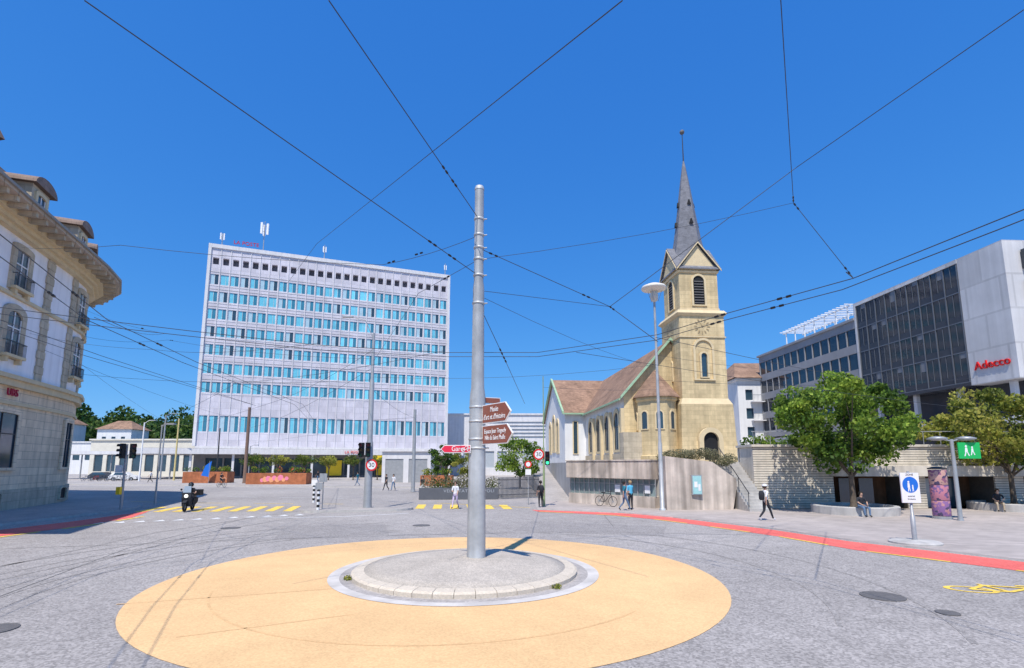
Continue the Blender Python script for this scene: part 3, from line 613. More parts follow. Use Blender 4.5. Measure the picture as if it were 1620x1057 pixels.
# ------------------------------------------------------------------ church
uc=V((-.087,.996,0)); vc=V((-.996,-.087,0))
ch=thing('church','white church with sandstone tower, slate spire and tiled roofs','church',(16.5,60,2.95))
def fr(o,a,b,z=0): return V(o)+vc*a+uc*b+V((0,0,z))
O=V((16.2,52,0))
hw=4.95; ze=9.7; zr=15.3; LN=34
mb=MB()
q=lambda a,b,z:fr(O,a,b,z)
mb.poly([q(hw,0,2.9),q(-hw,0,2.9),q(-hw,0,ze),q(0,0,zr),q(hw,0,ze)],sand)
mb.poly([q(hw,0,2.9),q(hw,LN,2.9),q(hw,LN,ze),q(hw,0,ze)],plaster); mb.poly([q(-hw,0,2.9),q(-hw,LN,2.9),q(-hw,LN,ze),q(-hw,0,ze)],plaster)
mb.poly([q(hw,LN,2.9),q(-hw,LN,2.9),q(-hw,LN,ze),q(0,LN,zr),q(hw,LN,ze)],plaster); mb.obj('nave_wall',ch)
def slab(mb,pts,th,mat):
    t=V((0,0,th)); n=len(pts); vs=[V(p) for p in pts]+[V(p)+t for p in pts]
    mb.add(vs,[list(range(n))[::-1],list(range(n,2*n))]+[(i,(i+1)%n,n+(i+1)%n,n+i) for i in range(n)],mat)
k_=(zr-ze)/hw; ov=.45
mb=MB()
for s_ in(1,-1): slab(mb,[q(0,-.3,zr),q(s_*(hw+ov),-.3,ze-ov*k_),q(s_*(hw+ov),LN,ze-ov*k_),q(0,LN,zr)],.18,tile)
mb.obj('nave_roof',ch)
mb=MB()
for s_ in(1,-1): slab(mb,[q(0,-.55,zr+.08),q(s_*(hw+ov),-.55,ze-ov*k_+.08),q(s_*(hw+ov),-.3,ze-ov*k_+.08),q(0,-.3,zr+.08)],.3,copper)
mb.obox(O,uc,vc,-.3,17,hw+ov-.02,hw+ov+.14,ze-ov*k_-.02,ze-ov*k_+.16,copper); mb.obj('verge',ch)
T0,T1=17.0,34.0; TA=7.75
zt=9.7; zT=15.2; tm_=(T0+T1)/2
mb=MB(); mb.poly([q(TA,T0,2.5),q(TA,T1,2.5),q(TA,T1,zt),q(TA,tm_,zT),q(TA,T0,zt)],plaster); mb.poly([q(TA,T0,2.5),q(hw,T0,2.5),q(hw,T0,zt),q(TA,T0,zt)],plaster); mb.poly([q(TA,T1,2.5),q(hw,T1,2.5),q(hw,T1,zt),q(TA,T1,zt)],plaster); mb.obj('transept_wall',ch)
mb=MB(); kk=(zT-zt)/((T1-T0)/2)
slab(mb,[q(TA+.2,tm_,zT),q(TA+.2,T0-.5,zt-.5*kk),q(hw-1,T0-.5,zt-.5*kk),q(0,tm_,zT)],.18,tile); slab(mb,[q(TA+.2,tm_,zT),q(TA+.2,T1+.5,zt-.5*kk),q(0,T1+.5,zt-.5*kk),q(0,tm_,zT)],.18,tile); mb.obj('transept_roof',ch)
mb=MB()
for s_ in(T0-.5,T1+.5): slab(mb,[q(TA+.45,tm_,zT+.05),q(TA+.45,s_,zt-.5*kk+.05),q(TA+.2,s_,zt-.5*kk+.05),q(TA+.2,tm_,zT+.05)],.35,copper)
mb.obox(O,vc,uc,hw,TA+.4,T0-.64,T0-.5,zt-.5*kk-.05,zt-.5*kk+.15,copper); mb.obj('transept_verge',ch)
for b_ in(-3.2,3.2): arch_window(ch,q(TA,tm_+b_,4.6),uc,vc,1.3,4.2,sandplain,glass_d,.5,bars=False)
arch_window(ch,q(TA,tm_,4.8),uc,vc,1.5,4.8,sandplain,glass_d,.5,bars=False)
arch_window(ch,q(hw+1.4,T0,4.2),vc,-uc,.5,4.2,sandplain,glass_d,.12,bars=False,rise=.05)
for b in(2.6,6.4,10.2,14.0): arch_window(ch,q(hw,b,4.3),uc,vc,1.5,3.9,sandplain,glass_d,.42,fm=dark_metal)
for b in(.2,4.5,8.3,12.1): mb=MB(); mb.obox(O,uc,vc,b-.25,b+.25,hw,hw+.35,2.95,8.4,sandplain); mb.obj('buttress',ch)
mb=MB(); mb.obox(O,uc,vc,.5,17,hw,hw+.1,2.95,3.9,sandgrey); mb.obj('plinth',ch)
cc=fr(O,1.9,-.6); mb=MB(); mb.lathe((cc.x,cc.y,2.9),[(2.15,0),(2.15,.7),(2.0,.8),(2.0,6.0),(2.15,6.15),(2.15,6.4)],sand,8,False,.3); mb.obj('chapel_wall',ch)
mb=MB(); mb.lathe((cc.x,cc.y,9.3),[(2.4,0),(2.35,.15),(1.1,1.7),(.05,2.9)],tile,8,False,.3); mb.obj('chapel_roof',ch)
for i in range(8):
    a=.3+math.pi/8+i*math.pi/4; n=V((math.cos(a),math.sin(a),0)); u=V((-n.y,n.x,0))
    if n.y<.2: arch_window(ch,cc+n*(2.0*math.cos(math.pi/8))+V((0,0,6.2)),u,n,.62,1.7,sandplain,glass_d,.13,bars=False,proud=.08)
mb=MB(); mb.obox(O,vc,uc,3.5,5.5,-1.3,0,2.95,5.9,sandgrey); mb.obj('porch',ch)
TO=V((18.75,52.35,0)); s=2.32
tq=lambda a,b,z=0:fr(TO,a,b,z)
def ring(h,z): return [tq(h,-h,z),tq(-h,-h,z),tq(-h,h,z),tq(h,h,z)]
def frus(mb,h0,z0,h1,z1,mat):
    mb.add(ring(h0,z0)+ring(h1,z1),[(0,1,5,4),(1,2,6,5),(2,3,7,6),(3,0,4,7),(4,5,6,7),(3,2,1,0)],mat)
mb=MB(); frus(mb,2.85,2.9,2.75,5.0,sand); frus(mb,2.72,5.0,2.62,8.6,sand); frus(mb,2.62,8.6,s,9.2,sandplain); frus(mb,s,9.2,s,17.5,sand); mb.obj('tower_wall',ch)
mb=MB(); frus(mb,s+.05,17.5,s+.28,17.75,sandplain); frus(mb,s+.28,17.75,s+.05,18.1,sandplain); mb.obj('tower_cornice',ch)
mb=MB(); frus(mb,s+.1,15.3,s+.1,15.42,sandplain); mb.obj('string_course',ch)
hb=2.02
mb=MB(); frus(mb,hb,18.1,hb,22.6,sand); mb.obj('belfry_wall',ch)
dirs=[(-uc,vc),(uc,vc),(vc,uc),(-vc,uc)]
for n,u in dirs:
    mb=MB(); c=TO+n*(hb+.12); mb.poly([c-u*(hb+.02)+V((0,0,22.4)),c+u*(hb+.02)+V((0,0,22.4)),c+V((0,0,25.1))],sandplain); mb.obj('gable',ch)
mb=MB()
for n,u in dirs:
    c=TO+n*(hb+.32)
    for s_ in(1,-1):
        a=c+V((0,0,25.35)); b=c+u*s_*(hb+.3)+V((0,0,22.45)); slab(mb,[a,b,TO+u*s_*(hb+.3)+V((0,0,22.45)),TO+V((0,0,25.35))],.16,slate)
mb.obj('gable_roof',ch)
mb=MB()
for n,u in dirs:
    c=TO+n*(hb+.325)
    for s_ in(1,-1):
        a=c+V((0,0,25.2)); b=c+u*s_*(hb+.3)+V((0,0,22.3)); mb.add([a,b,b+V((0,0,.16)),a+V((0,0,.16)),a+n*.06,b+n*.06,b+n*.06+V((0,0,.16)),a+n*.06+V((0,0,.16))],[(0,1,2,3),(4,5,6,7),(0,1,5,4),(3,2,6,7)],sandplain)
mb.obj('gable_trim',ch)
mb=MB(); frus(mb,hb+.08,22.1,hb+.18,22.3,sandplain); mb.obj('belfry_cornice',ch)
mb=MB(); frus(mb,hb+.06,18.1,hb+.06,18.4,sandplain); mb.obj('belfry_sill',ch)
for n,u in dirs:
    c=TO+n*hb
    lo=arch_window(ch,c+V((0,0,18.75)),u,n,1.15,3.05,sandplain,dark_in,.2,bars=False,name='louvre_opening')
    mb=MB()
    for i in range(9): mb.obox(c,u,n,-.5,.5,.03,.1,18.9+i*.28,19.0+i*.28,iron)
    mb.obj('louvres',lo)
mb=MB(); ra=math.atan2(uc.y,uc.x)+math.pi/8
mb.lathe((TO.x,TO.y,23.3),[(2.15,0),(1.75,1.4),(1.42,3.0),(1.12,5.0),(.82,7.2),(.5,9.6),(.2,11.6),(.06,12.4)],slate,8,False,ra); mb.obj('spire',ch)
mb=MB(); mb.cyl((TO.x,TO.y,35.5),(TO.x,TO.y,38.9),.07,.04,dark_metal,8); mb.lathe((TO.x,TO.y,38.8),[(.02,0),(.2,.1),(.26,.28),(.2,.46),(.02,.56)],iron,12); mb.obj('finial',ch)
for n,u in dirs:
    for zz,rr in((27.9,1.15),(30.2,.8)):
        c=TO+n*rr; mb=MB(); A=[c-u*.2+V((0,0,zz)),c+u*.2+V((0,0,zz)),c+V((0,0,zz+.55))]; mb.add([p+n*.14 for p in A]+[p-n*.3+V((0,0,.1)) for p in A],[(0,1,2),(0,3,4,1),(1,4,5,2),(2,5,3,0)],dark_in); mb.obj('lucarne',ch)
clk=M('clock_bronze',(.36,.27,.15),.6,.1,3)
for n,u in((-uc,vc),(vc,uc)):
    c=TO+n*(s+.02)
    mb=MB(); cz=c+V((0,0,16.45))
    for i in range(12):
        a=i*math.pi/6; d=u*math.cos(a)+V((0,0,math.sin(a))); e=n.cross(d); p=cz+d*.66+n*.03
        mb.poly([p-d*.15-e*.045,p+d*.15-e*.045,p+d*.15+e*.045,p-d*.15+e*.045],clk)
    for a,l in((1.15,.5),(2.6,.38)):
        d=u*math.cos(a)+V((0,0,math.sin(a))); e=n.cross(d); p=cz+n*.05; mb.poly([p-e*.03,p+d*l-e*.02,p+d*l+e*.02,p+e*.03],clk)
    mb.disc(cz+n*.035,u,V((0,0,1)),.07,clk,12); mb.obj('clock_face',ch)
c=TO-uc*s
arch_window(ch,c+V((0,0,11.1)),vc,-uc,1.7,3.9,sandplain,sand,.22,bars=False,name='blind_arch',proud=.16)
arch_window(ch,c-uc*.02+V((0,0,11.3)),vc,-uc,.6,2.4,sandplain,glass_d,.16,bars=False,proud=.2)
arch_window(ch,TO+vc*s+V((0,0,11.2)),uc,vc,.5,2.0,sandplain,glass_d,.14,bars=False)
c=TO-uc*2.82; arch_window(ch,c+V((0,0,2.95)),vc,-uc,1.5,2.9,sandplain,dark_in,.45,bars=False,name='door',proud=.3,pane='door_leaf')
rb=simple_building('apartment_house','white apartment house with brown tiled roof and balconies',36.3,82,46,94,2.9,16.2,plaster,[(1.2+i*2.6,2.4+i*2.6,4+j*3,5.7+j*3) for i in range(3) for j in range(4)])
mb=MB(); mb.add([(35.6,81.3,16.55),(46.6,81.3,16.55),(46.6,94.6,16.55),(35.6,94.6,16.55),(38.6,88,20.2),(46.6,88,20.2)],[(0,1,5,4),(3,0,4),(2,3,4,5),(1,2,5)],tile); mb.obj('pitched_roof',rb)
for j in range(4):
    mb=MB(); mb.box(38.2,81.0,3.6+j*3,41.2,81.98,3.75+j*3,white_conc); 
    for i in range(14): mb.cyl((38.25+i*.22,81.05,3.75+j*3),(38.25+i*.22,81.05,4.7+j*3),.02,.02,grey_metal,4)
    mb.box(38.2,81.0,4.7+j*3,41.2,81.08,4.78+j*3,grey_metal); mb.obj('balcony',rb)
# ------------------------------------------------------------------ office building right
ob_=thing('office_building','dark glazed office building with bare concrete end wall','office building',(50,60,2.95))
F0=V((42,42,0)); F1=V((41.1,60,0)); fu=(F1-F0).normalized(); fn=V((-fu.y,fu.x,0)); 
FL=(F1-F0).length
mb=MB(); mb.obox(F0,fu,fn,0,4.3,-22,0,9.9,21.9,ad_conc); mb.obox(F0,fu,fn,4.3,FL,-22,-.4,9.9,21.9,ad_panel); mb.obox(F0,fu,fn,4.3,FL,-.4,.05,21.5,21.9,ad_conc); mb.obox(F0,fu,fn,4.3,FL,-.4,.05,9.9,10.2,ad_panel); mb.obox(F0,fu,fn,FL-.3,FL,-.4,.06,10.2,21.5,ad_conc); mb.obj('wall',ob_)
nf=9; s0=4.4; s1=FL-.35; fl=4; zb=10.2; zh=(21.5-10.2)/fl
mb=MB()
for i in range(nf+1):
    a=s0+(s1-s0)*i/nf; mb.obox(F0,fu,fn,a-.045,a+.045,-.4,.03,10.2,21.5,ad_mull)
for j in range(fl):
    mb.obox(F0,fu,fn,s0,s1,-.38,.0,zb+j*zh,zb+j*zh+.1,ad_mull); mb.obox(F0,fu,fn,s0,s1,-.38,-.03,zb+j*zh+.1,zb+j*zh+.7,ad_panel)
mb.obj('curtain_frame',ob_)
bm_=M('office_blind',(.20,.21,.23),.7,.05,1)
for j in range(fl):
    for i in range(nf):
        a=s0+(s1-s0)*i/nf; b=s0+(s1-s0)*(i+1)/nf; mb=MB(); mb.obox(F0,fu,fn,a+.05,b-.05,-.12,-.06+R.uniform(0,.01),zb+j*zh+.71,zb+(j+1)*zh-.01,ad_glass)
        mb.obox(F0,fu,fn,(a+b)/2-.02,(a+b)/2+.02,-.049,-.01,zb+j*zh+.71,zb+(j+1)*zh-.01,ad_mull)
        if R.random()<.22: mb.obox(F0,fu,fn,a+.08,(a+b)/2-.05,-.048,-.04,zb+(j+1)*zh-R.uniform(.4,1.2),zb+(j+1)*zh-.03,bm_)
        mb.obj('window',ob_)
G0=F1; gL=22.0
holes=[(.1+i*1.68,1.66+i*1.68,8.0+j*3.0,9.95+j*3.0) for i in range(13) for j in range(4)]
mb=MB(); wall_holes(mb,G0,fu,fn,gL,7.0,19.9,holes,wing_m,.12,backmat=ad_glass); mb.obox(G0,fu,fn,0,gL,-18,-.35,7.0,19.9,wing_m)
mb.obox(G0,fu,fn,-.02,gL+.3,-18,.2,19.9,20.2,wing_m); mb.obj('wing_wall',ob_)
mb=MB(); mb.obox(F0,fu,fn,.5,FL+gL,-18,-1.8,2.95,9.88,ad_panel); mb.obox(F0,fu,fn,.2,FL+gL,-1.8,-.2,6.2,6.8,ad_conc); mb.obox(F0,fu,fn,.2,FL+gL,-1.9,1.5,2.95,3.9,ad_conc)
mb.obj('ground_floor_wall',ob_)
for i in range(8): mb=MB(); mb.obox(F0,fu,fn,1+i*5,1.4+i*5,-.9,-.5,6.81,9.89,ad_conc); mb.obj('column',ob_)
mb=MB()
for i in range(7):
    for d in(0,-3): mb.obox(G0,fu,fn,2+i*2.2,2.12+i*2.2,d-.8,d-.68,20.2,22.2,white_m)
for d in(-.74,-3.74): mb.obox(G0,fu,fn,1.5,16,d-.06,d+.06,22.2,22.32,white_m)
for i in range(20): mb.obox(G0,fu,fn,1.5+i*.74,1.58+i*.74,-4.4,0,22.33,22.45,white_m)
mb.obj('roof_pergola',ob_)
text('Adecco',1.05,signred,F0+fu*2.15+fn*.06+V((0,0,11.5)),-fu,(0,0,1),ob_,ext=.06)
for j in range(4): mb=MB(); mb.box(43.5,41.7,11.2+j*2.7,60,41.99,12.9+j*2.7,ad_glass); mb.obj('window',ob_)
# ------------------------------------------------------------------ trees
soil=M('soil',(.12,.09,.065),.95,.3,4,.5)
def planter(x,y,r_):
    t=thing('tree_planter','round low concrete tree planter on the plaza','planter',(x,y,.05),'round tree planters on the plaza'); mb=MB()
    mb.lathe((x,y,.05),[(r_,0),(r_,.42),(r_-.04,.46),(r_-.28,.46),(r_-.3,.4),(r_-.3,.3)],grey_conc,40,False); mb.obj('rim',t)
    mb=MB(); mb.lathe((x,y,.05),[(r_-.3,.28),(.02,.31)],soil,40,False); mb.obj('soil',t)
planter(19.5,30,2.15); planter(30.4,32,2.1)
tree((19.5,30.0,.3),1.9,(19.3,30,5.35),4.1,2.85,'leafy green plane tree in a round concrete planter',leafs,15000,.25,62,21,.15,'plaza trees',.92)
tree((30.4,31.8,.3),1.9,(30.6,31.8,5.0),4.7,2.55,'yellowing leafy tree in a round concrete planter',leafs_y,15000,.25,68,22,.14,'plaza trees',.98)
tree((.9,58,.1),1.4,(.7,58,3.6),2.9,2.4,'small bright green tree behind the fence',leafs,5000,.24,40,31,.12)
tree((-7.6,60,.1),1.2,(-7.9,60,3.4),2.0,1.8,'clipped round dark green tree near the low wall',[leafs[1],dleafs[1],leafs[0]],3000,.22,30,32,.12)
tree((-4.6,56,.1),1.2,(-4.6,56,3.0),1.8,1.7,'small yellow green shrub tree near the low wall',leafs_y,2600,.2,26,33,.1)
for i in range(9):
    x=-43+i*3.9; y=86+i*1.0
    tree((x,y,.1),2.0,(x,y,3.5),1.9,1.0,'small pleached tree with yellow green crown',leafs_y if i%2 else [leafs_y[1],leafs[1],leafs_y[0]],1100,.26,18,50+i,.09,'row of pleached trees',.7)
tree((24.6,36.8,2.95),.8,(24.6,36.8,4.8),1.6,1.3,'small green tree on the terrace',leafs,1500,.22,18,70,.1)
gh=M('grass_hill',(.06,.10,.03),.95,.3,.2)
mb=MB(); hp=[]; n=36
hz=lambda x:3+13*math.exp(-((x+150)/55)**2)+1.5*math.sin(x*.06)
for i in range(n+1): x=-330+i*9; hp.append((x,hz(x)))
for i in range(n):
    (x0,z0),(x1,z1)=hp[i],hp[i+1]; mb.poly([(x0,165,-.5),(x1,165,-.5),(x1,200,z1),(x0,200,z0)],gh); mb.poly([(x0,200,z0),(x1,200,z1),(x1,260,z1*.8),(x0,260,z0*.8)],gh)
struct(mb.obj('hill'))
cl=[]
for i in range(170):
    x=R.uniform(-215,-98); y=R.uniform(176,212); h=hz(x)*min(1,(y-165)/35); k=R.uniform(3.0,6.0)
    cl.append((x,y,h+k*.6+R.uniform(-1,6.5)*(1 if R.random()<.4 else .3),k,k*.95,R.uniform(-.9,.6)))
mb=MB(); foliage(mb,cl,30000,1.5,dleafs,seed=8); o=mb.obj('wood'); o['kind']='stuff'; tag(o,'dense dark green wood covering the hill','trees')
# ------------------------------------------------------------------ street furniture
def pipe(name,pts,r_,mat,parent,n=8):
    mb=MB()
    for a,b in zip(pts[:-1],pts[1:]): mb.cyl(a,b,r_,r_,mat,n)
    return mb.obj(name,parent)
lx,ly=9.08,31.75
t=thing('street_lamp','tall slender street lamp with wide disc reflector','street lamp',(lx,ly,.05))
mb=MB(); mb.lathe((lx,ly,.05),[(.2,0),(.2,.1),(.13,.15),(.12,4),(.095,4.1),(.07,13.4)],galv,16); mb.obj('post',t)
mb=MB(); mb.lathe((lx,ly,13.75),[(.3,0),(.75,.12),(.8,.2),(.72,.32),(.35,.48),(.05,.5)],M('lamp_disc',(.72,.68,.60),.4,.08,2),32); mb.obj('reflector',t)
mb=MB(); mb.lathe((lx,ly,13.05),[(.08,0),(.22,.12),(.26,.42),(.2,.7)],M('lamp_globe',(.6,.57,.5),.25,.05,2),20); mb.obj('lamp',t)
for a in range(3): mb=MB(); an=a*2.09; mb.cyl((lx+.24*math.cos(an),ly+.24*math.sin(an),13.1),(lx+.5*math.cos(an),ly+.5*math.sin(an),13.8),.015,.015,grey_metal,5); mb.obj('stay',t)
lensd=[M('lens_green',(.02,.09,.05),.2,.1,2),M('lens_amber',(.12,.07,.02),.2,.1,2),M('lens_red',(.13,.02,.02),.2,.1,2)]
greenlit=M('green_light',(.05,.9,.35),.3,.02,1,emit=2.0)
def traffic_light(parent,x,y,z,yaw=0,lit=None,n3=3):
    e=V((math.cos(yaw),math.sin(yaw),0)); f=V((math.sin(yaw),-math.cos(yaw),0)); o=V((x,y,0)); h=.3*n3
    mb=MB(); mb.obox(o,e,f,-.15,.15,-.1,.1,z,z+h,black)
    for i in range(n3):
        c=o+f*.1+V((0,0,z+.15+i*.3)); k=10
        for j in range(k):
            a0=math.pi*(-.1+1.2*j/k);a1=math.pi*(-.1+1.2*(j+1)/k)
            mb.poly([c+e*.12*math.cos(a0)+V((0,0,.12*math.sin(a0))),c+e*.12*math.cos(a1)+V((0,0,.12*math.sin(a1))),c+f*.18+e*.12*math.cos(a1)+V((0,0,.12*math.sin(a1))),c+f*.18+e*.12*math.cos(a0)+V((0,0,.12*math.sin(a0)))],black)
    hd=mb.obj('signal_head',parent)
    for i in range(n3):
        c=o+f*.105+V((0,0,z+.15+i*.3)); m=greenlit if lit=='g' and i==0 else lensd[i]
        mb=MB(); mb.disc(c,e,V((0,0,1)),.1,m,16); mb.obj('lens',hd)
def round_sign(x,y,z,r_,label,num='30',yaw=0):
    t=thing('road_sign',label,'road sign',(x,y,z)); e=V((math.cos(yaw),math.sin(yaw),0)); f=V((math.sin(yaw),-math.cos(yaw),0)); c=V((x,y,z))
    mb=MB(); mb.cyl(c,c+f*.03,r_,r_,signred,28,False); mb.obj('plate',t); mb=MB(); mb.disc(c+f*.034,e,V((0,0,1)),r_*.74,white_m,28); mb.obj('face',t)
    text(num,r_*1.05,black,c+f*.04,e,(0,0,1),t,ext=.002,name='numerals'); return t
x,y=-9.05,33.9
mb=MB(); isp=arc(-11.6,31.6,1.0,90,270,10)+arc(-7.3,31.9,1.1,-90,90,10); mb.prism([(p[0],p[1]+(p[0]+9)*.18+.6) for p in isp],-.05,.12,kerb_m,walk_m); struct(mb.obj('refuge_island'))
y=32.9
t=thing('signal_mast','tall thick grey mast carrying traffic lights','mast',(x,y,.1)); mb=MB(); mb.lathe((x,y,.1),[(.28,0),(.25,.3),(.22,4),(.17,4.2),(.15,8),(.1,8.2),(.08,11.2)],grey_metal,16); mb.obj('post',t)
pipe('arm',[(x,y,10.9),(x-.6,y,12.2),(x-1.5,y,12.4)],.025,grey_metal,t); mb=MB(); mb.obox((x-1.5,y,0),(1,0,0),(0,1,0),-.6,.1,-.1,.1,12.36,12.45,grey_metal); mb.obj('lamp',t)
traffic_light(t,x-.44,y-.2,3.25,-.15); traffic_light(t,x+.02,y-.42,3.25,.35)
round_sign(x+.27,y-.36,2.75,.36,'round speed limit sign thirty on the signal mast')
x,y=2.2,34.6
t=thing('traffic_light','traffic light showing green on a thin tall post','traffic light',(x,y,.05)); mb=MB(); mb.lathe((x-.08,y+.1,.05),[(.08,0),(.065,3.8),(.035,3.9),(.03,8.7)],M('olive_post',(.26,.33,.17),.5,.1,2),10); mb.obj('post',t)
traffic_light(t,x+.15,y-.05,2.75,0,lit='g')
round_sign(x-.42,y-.02,3.45,.36,'round speed limit sign thirty beside the green light')
t=thing('road_sign','small prohibition sign over white plate on thin post','road sign',(1.15,37,.05)); mb=MB(); mb.cyl((1.15,37,.0),(1.15,37,3.1),.03,.03,grey_metal,8); mb.obj('post',t); mb=MB(); mb.cyl((1.15,36.96,2.8),(1.15,36.93,2.8),.25,.25,signred,20,False); mb.disc((1.15,36.925,2.8),(1,0,0),(0,0,1),.16,white_m,20); mb.obj('plate',t); mb=MB(); mb.box(.95,36.93,2.05,1.35,36.96,2.45,white_m); mb.obj('lower_plate',t)
x,y=-23.5,31.6
t=thing('traffic_light','black traffic light pair seen from behind on grey post','traffic light',(x,y,.12)); mb=MB(); mb.lathe((x,y,.12),[(.08,0),(.06,3.9)],grey_metal,10); mb.obj('post',t)
traffic_light(t,x-.1,y-.2,3.15,-.5); traffic_light(t,x+.35,y+.05,3.15,.9); mb=MB(); mb.box(x-.2,y-.28,1.0,x+.02,y-.07,1.45,yellow_m); mb.obj('call_box',t); mb=MB(); mb.box(x-.55,y-.05,2.3,x-.1,y+.0,2.75,white_m); mb.obj('plate',t)
def mast(x,y,h,r_,mat,label,arm=None):
    t=thing('mast',label,'mast',(x,y,.1)); mb=MB(); mb.lathe((x,y,.05),[(r_*1.3,0),(r_,.3),(r_*.75,h)],mat,10); mb.obj('post',t)
    if arm:
        dx,dz=arm; pipe('arm',[(x,y,h-.1),(x+dx*.6,y,h+dz),(x+dx,y,h+dz)],.04,mat,t); mb=MB(); mb.box(x+dx-.1 if dx>0 else x+dx-.6,y-.14,h+dz-.05,x+dx+.6 if dx>0 else x+dx+.1,y+.14,h+dz+.07,grey_metal); mb.obj('lamp',t)
mast(-10.1,53.4,8.4,.2,grey_metal,'grey steel mast beside the road')
mast(-38.4,75,11,.26,M('brown_steel',(.20,.13,.10),.7,.1,2),'tall brown steel catenary mast')
mast(-24.6,36.2,5.5,.06,grey_metal,'thin grey post with small head on the pavement',(.3,.1))
mast(-62,92,11.5,.14,grey_metal,'slender grey street lamp near the station',(1.4,.3))
mast(-57,88,10.5,.15,M('pale_yellow_steel',(.62,.50,.22),.6,.1,2),'yellow and grey catenary mast near the station')
mast(-60,84,9.5,.12,white_m,'white street lamp post near the station',(1.2,.4))
mast(-51,90,9,.13,dark_metal,'dark catenary mast near the station')
mast(-47,93,6,.09,grey_metal,'short grey lamp post near the tower',(.8,.2))
mast(-4.2,58,5,.06,yellow_m,'thin yellow post behind the low wall')
def bollard(x,y,lab):
    t=thing('bollard',lab,'bollard',(x,y,.1),'striped bollards on the refuge'); mb=MB()
    for i in range(7): mb.cyl((x,y,.1+i*.16),(x,y,.1+(i+1)*.16),.085,.085,black if i%2 else white_m,14,False)
    mb.obj('post',t); mb=MB(); mb.box(x-.2,y-.03,1.3,x+.2,y+.03,1.7,white_m if y>33 else grey_metal); mb.lathe((x,y,1.22),[(.1,0),(.1,.06),(.03,.1)],black,12,False); mb.obj('sign_head',t)
bollard(-11.55,31.3,'black and white striped bollard with sign plate'); bollard(-14.1,37.3,'black and white striped bollard with sign plate')
t=thing('sign_post','grey sign plate seen from behind on refuge','road sign',(-11.1,31.2,.1)); mb=MB(); mb.cyl((-11.4,31.6,.1),(-11.4,31.6,2.2),.03,.03,grey_metal,8); mb.obj('post',t); mb=MB(); mb.box(-11.62,31.52,1.75,-11.18,31.58,2.25,grey_metal); mb.obj('plate',t)
x,y=14.2,18.7
t=thing('pedestrian_zone_sign','blue and white pedestrian zone sign on concrete foot','road sign',(x,y,.05))
mb=MB(); mb.lathe((x,y,.05),[(.78,0),(.78,.05),(.7,.09),(.15,.12)],grey_conc,28,False); mb.obj('foot',t)
mb=MB(); mb.lathe((x,y,.1),[(.075,0),(.075,.9),(.045,.92),(.045,2.45)],grey_metal,12); mb.obj('post',t)
mb=MB(); mb.box(x-.36,y-.09,1.45,x+.3,y-.05,2.5,white_m); mb.obj('plate',t)
mb=MB(); mb.disc((x-.03,y-.094,2.08),(1,0,0),(0,0,1),.28,signblue,32); mb.obj('blue_disc',t)
mb=MB()
for dx,sc in((-.06,1),(.08,.62)):
    X=x-.03+dx; Z=1.98+(.0 if sc==1 else -.05); yy=y-.098
    mb.disc((X,yy,Z+.2*sc),(1,0,0),(0,0,1),.03*sc+.005,white_m,12)
    mb.poly([(X-.045*sc,yy,Z),(X+.045*sc,yy,Z),(X+.035*sc,yy,Z+.16*sc),(X-.035*sc,yy,Z+.16*sc)],white_m)
    mb.poly([(X-.04*sc,yy-.001,Z-.14*sc),(X-.01*sc,yy-.001,Z-.14*sc),(X+.01*sc,yy-.001,Z),(X-.03*sc,yy-.001,Z)],white_m); mb.poly([(X+.03*sc,yy-.001,Z-.14*sc),(X+.055*sc,yy-.001,Z-.13*sc),(X+.035*sc,yy-.001,Z),(X-.0*sc,yy-.001,Z)],white_m)
mb.obj('pedestrian_symbol',t)
text('ZONE',.1,black,(x-.03,y-.095,2.43),(1,0,0),(0,0,1),t,ext=.001)
for i,s_ in enumerate(('autorisé','livraisons')): text(s_,.075,black,(x-.03,y-.095,1.68-i*.1),(1,0,0),(0,0,1),t,ext=.001)
x,y=22.1,26
t=thing('street_lamp','short grey lamp post with twin disc heads','street lamp',(x,y,.05)); mb=MB(); mb.lathe((x,y,.05),[(.14,0),(.1,.2),(.085,4.0)],grey_metal,12); mb.obj('post',t)
for s_ in(-1,1):
    pipe('arm',[(x,y,3.95),(x+s_*.45,y,4.05)],.035,grey_metal,t); mb=MB(); mb.lathe((x+s_*.72,y,3.98),[(.15,0),(.42,.06),(.44,.12),(.2,.2),(.03,.22)],grey_metal,20); mb.obj('lamp',t)
t=thing('picture_sign','green square sign with white walking figures','sign',(x+.75,y-.2,3.1)); mb=MB(); mb.box(x+.12,y-.22,3.08,x+1.2,y-.16,3.88,signgreen); mb.obj('panel',t)
mb=MB()
for dx,sc in((.5,1),(.8,.8)):
    X=x+dx;Z=3.45;yy=y-.226; mb.disc((X,yy,Z+.24*sc),(1,0,0),(0,0,1),.055*sc,white_m,12); mb.poly([(X-.08*sc,yy,Z-.05),(X+.07*sc,yy,Z-.02),(X+.05*sc,yy,Z+.17*sc),(X-.05*sc,yy,Z+.17*sc)],white_m); mb.poly([(X-.13*sc,yy-.001,Z-.25*sc),(X-.07*sc,yy-.001,Z-.25*sc),(X+.0,yy-.001,Z-.04),(X-.06,yy-.001,Z-.04)],white_m); mb.poly([(X+.1*sc,yy-.001,Z-.25*sc),(X+.15*sc,yy-.001,Z-.23*sc),(X+.06,yy-.001,Z-.03),(X+.01,yy-.001,Z-.03)],white_m)
mb.obj('walking_figures',t)
x,y=21.95,26.9
t=thing('poster_column','slim poster column with purple and pink posters','advertising column',(x,y,.05)); mb=MB()
mb.lathe((x,y,.05),[(.42,0),(.42,.12),(.36,.14)],grey_metal,24,False); mb.obj('base',t)
